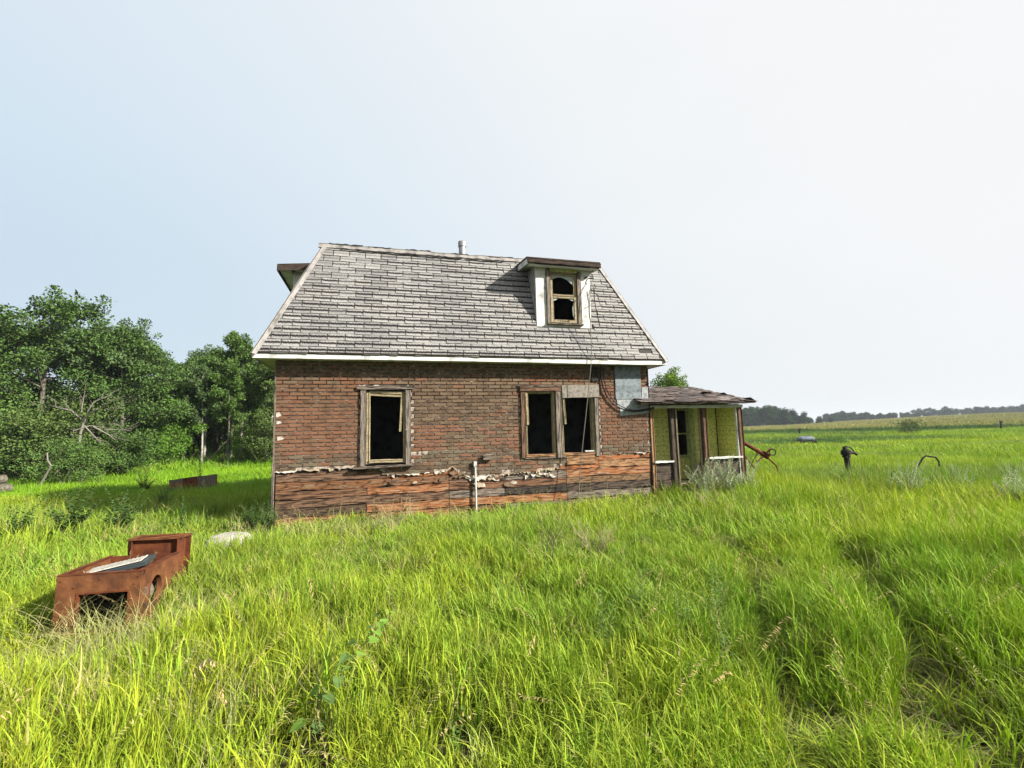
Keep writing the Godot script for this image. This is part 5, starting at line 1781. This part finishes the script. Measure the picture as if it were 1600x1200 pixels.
	mb.lathe(prof, 22, Vector3.ZERO, Basis(Vector3.BACK, 0.04).scaled(Vector3(1.05, 1.0, 0.8)))
	part(o, "stone_body", mb, M.stone)

	# brown box on the shaded lawn
	o = thing("wooden_box", "weathered brown wooden box half sunk in the lawn before the grove", "box", Vector3(-10.55, ground(-10.55, 15.4) + 0.06, -15.4), -0.25)
	o.rotation.z = 0.11
	o.scale = Vector3(0.9, 0.82, 0.9)
	for k in 3:
		mb = MB.new()
		mb.worn(Vector3(-0.05, 0.08 + k * 0.16, 0.0), Vector3(1.3 - k * 0.02, 0.15, 0.03), rng, 0.008)
		part(o, "plank", mb, M.redwood_x if k % 2 else M.greywood_x)
	for e in [-0.68, 0.56]:
		mb = MB.new()
		mb.worn(Vector3(e, 0.24, -0.4), Vector3(0.03, 0.46, 0.76), rng, 0.008)
		part(o, "end_board", mb, M.greywood_x)
	mb = MB.new()
	mb.worn(Vector3(-0.05, 0.25, -0.79), Vector3(1.28, 0.46, 0.03), rng, 0.008)
	part(o, "back_board", mb, M.redwood_x)
	mb = MB.new()
	mb.worn(Vector3(0.28, 0.28, 0.03), Vector3(0.62, 0.4, 0.02), rng, 0.008)
	part(o, "loose_board", mb, M.rust_dark)
	# cut logs at the left edge
	for q in [[0.0, 0.16, 0.0, 0.17, "lowest log of the pile at the left edge of the lawn"], [0.12, 0.42, 0.05, 0.15, "top log of the small pile at the left edge"], [-0.32, 0.18, -0.05, 0.16, "log of the pile cut by the left edge of the view"], [0.36, 0.14, 0.1, 0.14, "pale-ended log at the right of the small pile"]]:
		o = thing("cut_log", q[4], "log", Vector3(-16.75 + q[0], ground(-15.9, 15.2) + q[1] + 0.12, -15.2 + q[2]), 0.0, "logs piled at the left edge")
		mb = MB.new()
		var b := Basis(Vector3.RIGHT, PI / 2) * Basis(Vector3.BACK, rng.randf_range(-0.3, 0.3))
		mb.lathe([[q[3], -0.45], [q[3] * 1.03, -0.1], [q[3] * 0.97, 0.45]], 12, Vector3.ZERO, b)
		part(o, "bark", mb, M.dark_bark)
		mb = MB.new()
		mb.lathe([[0.0, 0.452], [q[3] * 0.97, 0.45]], 12, Vector3.ZERO, b)
		mb.lathe([[q[3], -0.45], [0.0, -0.452]], 12, Vector3.ZERO, b)
		part(o, "cut_face", mb, M.tanwood_x)

	# rusty auger leaning behind the porch
	o = thing("farm_auger", "rusty farm auger pipe sloping down behind the porch to a wheeled foot", "farm implement", Vector3(6.62, ground(6.6, 13.2) + 0.2, -13.2))
	o.scale = Vector3.ONE * 0.78
	mb = MB.new()
	mb.tube([Vector3(-1.9, 2.25, 0.3), Vector3(-0.5, 1.38, 0.1), Vector3(0.36, 0.86, 0.0)], 0.07, 0.07, 12)
	part(o, "pipe", mb, M.rust_dark)
	mb = MB.new()
	mb.tube([Vector3(-1.0, 1.55, 0.25), Vector3(-0.48, 0.92, 0.2), Vector3(-0.05, 0.35, 0.2), Vector3(0.1, 0.0, 0.2)], 0.028, 0.028, 6)
	mb.tube([Vector3(0.1, 0.95, 0.1), Vector3(-0.2, 0.55, 0.15), Vector3(-0.35, 0.0, 0.15)], 0.025, 0.025, 6)
	part(o, "brace", mb, M.rust_dark)
	mb = MB.new()
	mb.worn(Vector3(0.4, 0.86, 0.0), Vector3(0.26, 0.2, 0.2), rng, 0.01, Basis(Vector3.BACK, -0.55))
	mb.tube([Vector3(0.45, 0.95, 0.05), Vector3(0.55, 1.06, 0.05), Vector3(0.68, 1.05, 0.0)], 0.03, 0.03, 6)
	mb.tube([Vector3(0.3, 0.8, 0.05), Vector3(0.1, 0.68, 0.1), Vector3(0.02, 0.64, 0.1)], 0.035, 0.03, 6)
	part(o, "gearbox", mb, M.rust_dark)
	mb = MB.new()
	for k in 14:
		var a0 := TAU * k / 14.0
		var a1 := TAU * (k + 1) / 14.0
		mb.tube([Vector3(0.6 + cos(a0) * 0.11, 0.95 + sin(a0) * 0.11, 0.12), Vector3(0.6 + cos(a1) * 0.11, 0.95 + sin(a1) * 0.11, 0.12)], 0.018, 0.018, 5)
	part(o, "pulley", mb, M.iron)
	mb = MB.new()
	mb.tube([Vector3(0.42, 0.8, 0.02), Vector3(0.75, 0.48, 0.0), Vector3(0.85, 0.1, 0.0)], 0.03, 0.03, 6)
	part(o, "foot", mb, M.rust_dark)

	# black water pump
	o = thing("water_pump", "black iron water pump standing in the meadow right of the house", "pump", Vector3(9.75, ground(9.75, 14.0) + 0.08, -14.0), 0.3)
	mb = MB.new()
	mb.lathe([[0.1, -0.1], [0.1, 0.1], [0.075, 0.14], [0.075, 0.62], [0.11, 0.64], [0.11, 0.68], [0.085, 0.7]], 14, Vector3.ZERO, Basis(Vector3.BACK, 0.07))
	part(o, "pump_body", mb, M.iron)
	mb = MB.new()
	mb.lathe([[0.085, 0.7], [0.13, 0.72], [0.13, 0.82], [0.1, 0.86], [0.05, 0.88], [0.0, 0.88]], 14, Vector3.ZERO, Basis(Vector3.BACK, 0.07))
	mb.box(Vector3(-0.08, 0.9, 0.0), Vector3(0.08, 0.1, 0.08))
	part(o, "pump_head", mb, M.iron)
	mb = MB.new()
	mb.tube([Vector3(-0.02, 0.76, 0.05), Vector3(0.14, 0.77, 0.08), Vector3(0.24, 0.7, 0.1)], 0.045, 0.035, 8)
	part(o, "spout", mb, M.iron)
	mb = MB.new()
	mb.tube([Vector3(-0.16, 0.82, 0), Vector3(-0.05, 0.96, 0), Vector3(0.14, 0.9, 0.02), Vector3(0.22, 0.8, 0.04)], 0.02, 0.016, 6)
	part(o, "pump_handle", mb, M.iron)

	# bent black pipe
	o = thing("bent_pipe", "black bent pipe hooped out of the tall grass on the right", "pipe", Vector3(10.65, ground(10.65, 12.5) + 0.12, -12.5))
	mb = MB.new()
	mb.tube([Vector3(-0.55, -0.1, 0.1), Vector3(-0.22, 0.28, 0), Vector3(0.0, 0.6, 0), Vector3(0.09, 0.66, 0), Vector3(0.3, 0.62, 0.05), Vector3(0.37, 0.5, 0.05), Vector3(0.33, 0.4, 0.1)], 0.022, 0.022, 7)
	part(o, "pipe", mb, M.iron)
	o = thing("iron_stake", "short black stake just above the grass right of the pump", "stake", Vector3(9.05, ground(9.05, 11.6), -11.6))
	mb = MB.new()
	mb.tube([Vector3(-0.05, -0.1, 0), Vector3(0.05, 0.45, 0), Vector3(0.1, 0.5, 0)], 0.018, 0.014, 6)
	part(o, "rod", mb, M.iron)

	# grey-blue sprayer tank far out in the meadow
	o = thing("field_sprayer", "grey-blue tank with a thin drawbar standing far out in the meadow", "farm implement", Vector3(24.5, ground(24.5, 40.0) + 0.12, -40.0))
	o.scale = Vector3(0.85, 0.7, 0.85)
	mb = MB.new()
	mb.lathe([[0.0, -0.8], [0.2, -0.78], [0.3, -0.6], [0.33, 0.0], [0.3, 0.5], [0.2, 0.72], [0.0, 0.75]], 16, Vector3(-0.05, 0.62, 0), Basis(Vector3.BACK, PI / 2))
	mb.box(Vector3(0.1, 0.95, 0), Vector3(0.3, 0.08, 0.3))
	part(o, "tank", mb, M.tank_paint)
	mb = MB.new()
	mb.tube([Vector3(-0.9, 0.45, 0), Vector3(0.7, 0.42, 0), Vector3(1.5, 0.55, 0), Vector3(2.6, 0.3, 0.1)], 0.035, 0.025, 6)
	mb.tube([Vector3(-0.8, 0.4, 0.2), Vector3(-1.9, 0.45, 0.2)], 0.03, 0.025, 6)
	part(o, "drawbar", mb, M.iron)
	for e in [-0.55, 0.6]:
		mb = MB.new()
		mb.lathe([[0.0, -0.07], [0.22, -0.07], [0.25, 0.0], [0.22, 0.07], [0.0, 0.07]], 14, Vector3(e, 0.24, 0.38), Basis(Vector3.RIGHT, PI / 2))
		part(o, "wheel", mb, M.iron)
	for q in [[39.0, 65.0, 0.9, "dark short post before the crop near the porch side"], [66.5, 65.0, 1.3, "dark post before the crop at the far right"]]:
		o = thing("field_post", q[3], "post", Vector3(q[0], ground(q[0], q[1]), -q[1]))
		mb = MB.new()
		mb.tube([Vector3(0, -0.2, 0), Vector3(0.03, q[2], 0)], 0.13, 0.11, 8)
		part(o, "post_shaft", mb, M.iron)
		mb = MB.new()
		mb.worn(Vector3(0.02, q[2] * 0.92, 0.1), Vector3(0.36, 0.3, 0.1), rng, 0.01)
		part(o, "post_head", mb, M.iron)

	# wires on the front of the house, in the house's own axes
	var hb := Transform3D(Basis(Vector3.UP, YAW), CORNER)
	var line := func(called: String, label: String, pts: Array, r: float, m: String, cat := "cable") -> void:
		var cv := Curve3D.new()
		for i in pts.size():
			var a: Vector3 = pts[max(i - 1, 0)]
			var b: Vector3 = pts[min(i + 1, pts.size() - 1)]
			cv.add_point(pts[i], (a - b) / 6.0, (b - a) / 6.0)
		cv.bake_interval = 0.05
		var bb := MB.new()
		bb.tube(Array(cv.get_baked_points()), r, r, 6)
		var t := thing(called, label, cat)
		t.transform = hb
		part(t, "wire", bb, M[m])
	line.call("hanging_wire", "thin grey wire hanging from the dormer down past the double window", [Vector3(6.68, 5.17, 0.1), Vector3(6.55, 4.85, 0.22), Vector3(6.47, 4.4, 0.3), Vector3(6.45, 3.9, 0.36), Vector3(6.42, 3.24, 0.39), Vector3(6.3, 2.2, 0.32), Vector3(6.12, 1.0, 0.3), Vector3(6.0, 0.1, 0.35)], 0.009, "grey_cable")
	line.call("loose_wire", "thin loose wire drooping across the right face of the dormer", [Vector3(6.68, 5.17, 0.1), Vector3(6.6, 4.95, 0.14), Vector3(6.5, 4.65, 0.12), Vector3(6.44, 4.45, 0.1), Vector3(6.5, 4.5, 0.08), Vector3(6.62, 4.56, 0.06), Vector3(6.7, 4.6, 0.05)], 0.006, "grey_cable")
	line.call("service_cable", "thick black cable looping from the eave to the porch roof", [Vector3(6.8, 3.14, 0.06), Vector3(6.81, 2.9, 0.05), Vector3(6.86, 2.62, 0.05), Vector3(6.98, 2.38, 0.05), Vector3(7.2, 2.19, 0.06), Vector3(7.5, 2.09, 0.08), Vector3(7.75, 2.085, 0.1), Vector3(8.1, 2.14, 0.12)], 0.017, "black_plastic")
	line.call("service_cable", "second black cable just inside the thick loop, below the eave", [Vector3(6.86, 3.14, 0.06), Vector3(6.87, 2.9, 0.06), Vector3(6.91, 2.65, 0.07), Vector3(7.02, 2.42, 0.07), Vector3(7.22, 2.23, 0.08), Vector3(7.5, 2.12, 0.1), Vector3(7.75, 2.11, 0.12), Vector3(8.1, 2.17, 0.13)], 0.012, "black_plastic")
	line.call("dormer_wire", "dark wire hanging down the roof right of the dormer", [Vector3(6.7, 4.98, 0.1), Vector3(6.71, 4.7, 0.08), Vector3(6.75, 4.35, 0.1), Vector3(6.83, 4.06, 0.06)], 0.011, "black_plastic")


# ---------------------------------------------------------------- ground and sky
func build_ground() -> void:
	var rings := [0.0]
	var r := 0.35
	while r < 1500.0:
		rings.append(r)
		r *= 1.075 if r < 40.0 else 1.12
	rings.append(1600.0)
	var n := 160
	var v := PackedVector3Array()
	var nn := PackedVector3Array()
	var c := PackedColorArray()
	var idx := PackedInt32Array()
	for i in rings.size():
		for k in n:
			var a := TAU * k / n
			var x: float = sin(a) * rings[i]
			var f: float = cos(a) * rings[i]
			v.append(Vector3(x, ground(x, f), -f))
			var e: float = 0.3 + rings[i] * 0.02
			nn.append(Vector3(ground(x - e, f) - ground(x + e, f), 2 * e, ground(x, f + e) - ground(x, f - e)).normalized())
			var far := smoothstep(9.0, 30.0, rings[i])
			var col := Color(1, 1, 1).lerp(Color(1.35, 1.75, 0.75), far)
			if f > 0 and x > 0 and f > crop_edge(x):
				col = Color(3.1, 2.9, 1.6)
			c.append(col)
	for i in rings.size() - 1:
		for k in n:
			var k2 := (k + 1) % n
			for q in [i * n + k, (i + 1) * n + k, (i + 1) * n + k2, i * n + k, (i + 1) * n + k2, i * n + k2]:
				idx.append(q)
	var arr := []
	arr.resize(Mesh.ARRAY_MAX)
	arr[Mesh.ARRAY_VERTEX] = v
	arr[Mesh.ARRAY_NORMAL] = nn
	arr[Mesh.ARRAY_COLOR] = c
	arr[Mesh.ARRAY_INDEX] = idx
	var me := ArrayMesh.new()
	me.add_surface_from_arrays(Mesh.PRIMITIVE_TRIANGLES, arr)
	var o := part(self, "ground", me, M.ground)
	tag(o, "soil and thatch under the meadow, reaching to the horizon", "ground", "", "structure")


func sky_image(k: float) -> ImageTexture:
	# hazy summer air: pale blue away from the sun, whiter towards it and near the horizon
	var im := Image.create(512, 256, false, Image.FORMAT_RGBF)
	var s := SUN_TO.normalized()
	for y in 256:
		var el := PI * (0.5 - (y + 0.5) / 256.0)
		for x in 512:
			var az := TAU * (x + 0.5) / 512.0
			var d := Vector3(sin(az) * cos(el), sin(el), -cos(az) * cos(el))
			var cs := d.dot(s)
			var t := smoothstep(-0.95, 0.55, cs + 0.12 * maxf(0.0, d.y))
			var low := pow(1.0 - clampf(d.y, 0.0, 1.0), 6.0)
			var c := Vector3(0.545, 0.705, 0.85).lerp(Vector3(0.92, 0.938, 0.95), t)
			c = c.lerp(Vector3(0.835, 0.87, 0.88), low * 0.5)
			c += Vector3(1.0, 0.96, 0.9) * 0.9 * pow(maxf(cs, 0.0), 14.0)
			c *= 1.0 + 0.03 * nz.get_noise_3d(d.x * 90.0, d.y * 260.0, d.z * 90.0)
			if d.y < 0.0:
				c = c.lerp(Vector3(0.2, 0.25, 0.1), smoothstep(0.0, -0.1, d.y))
			im.set_pixel(x, y, Color(c.x * k, c.y * k, c.z * k))
	return ImageTexture.create_from_image(im)


func _ready() -> void:
	nz.seed = 5
	nz.frequency = 0.01
	nz.noise_type = FastNoiseLite.TYPE_SIMPLEX_SMOOTH
	nz.fractal_octaves = 3
	# ---- camera, sky, sun, exposure
	var cam := Camera3D.new()
	cam.name = "camera"
	cam.position = Vector3(0, 1.7, 0)
	cam.basis = Basis(Vector3.RIGHT, 0.0985) * Basis(Vector3.BACK, -0.0242)
	cam.fov = 78.06
	cam.near = 0.05
	cam.far = 4000.0
	cam.current = true
	add_child(cam)
	var exposure := 3.4
	var pano := PanoramaSkyMaterial.new()
	pano.panorama = sky_image(1.0 / exposure)
	var sky := Sky.new()
	sky.sky_material = pano
	var env := Environment.new()
	env.background_mode = Environment.BG_SKY
	env.sky = sky
	env.tonemap_mode = Environment.TONE_MAPPER_LINEAR
	env.tonemap_exposure = exposure
	env.fog_enabled = true
	env.fog_density = 0.0003
	env.fog_light_color = Color(0.9, 0.94, 1.0)
	env.sdfgi_enabled = true
	env.ssao_enabled = true
	env.ssil_enabled = true
	var we := WorldEnvironment.new()
	we.name = "world_environment"
	we.environment = env
	add_child(we)
	var sun := DirectionalLight3D.new()
	sun.name = "sun"
	sun.light_energy = 1.3
	sun.light_color = Color(1.0, 0.965, 0.91)
	sun.light_angular_distance = 2.0
	sun.shadow_enabled = true
	add_child(sun)
	sun.look_at_from_position(SUN_TO.normalized() * 50.0, Vector3.ZERO, Vector3.UP)
	# ---- the place
	make_materials()
	build_ground()
	build_house()
	build_trees()
	build_things()
	build_grass()
	build_weeds()
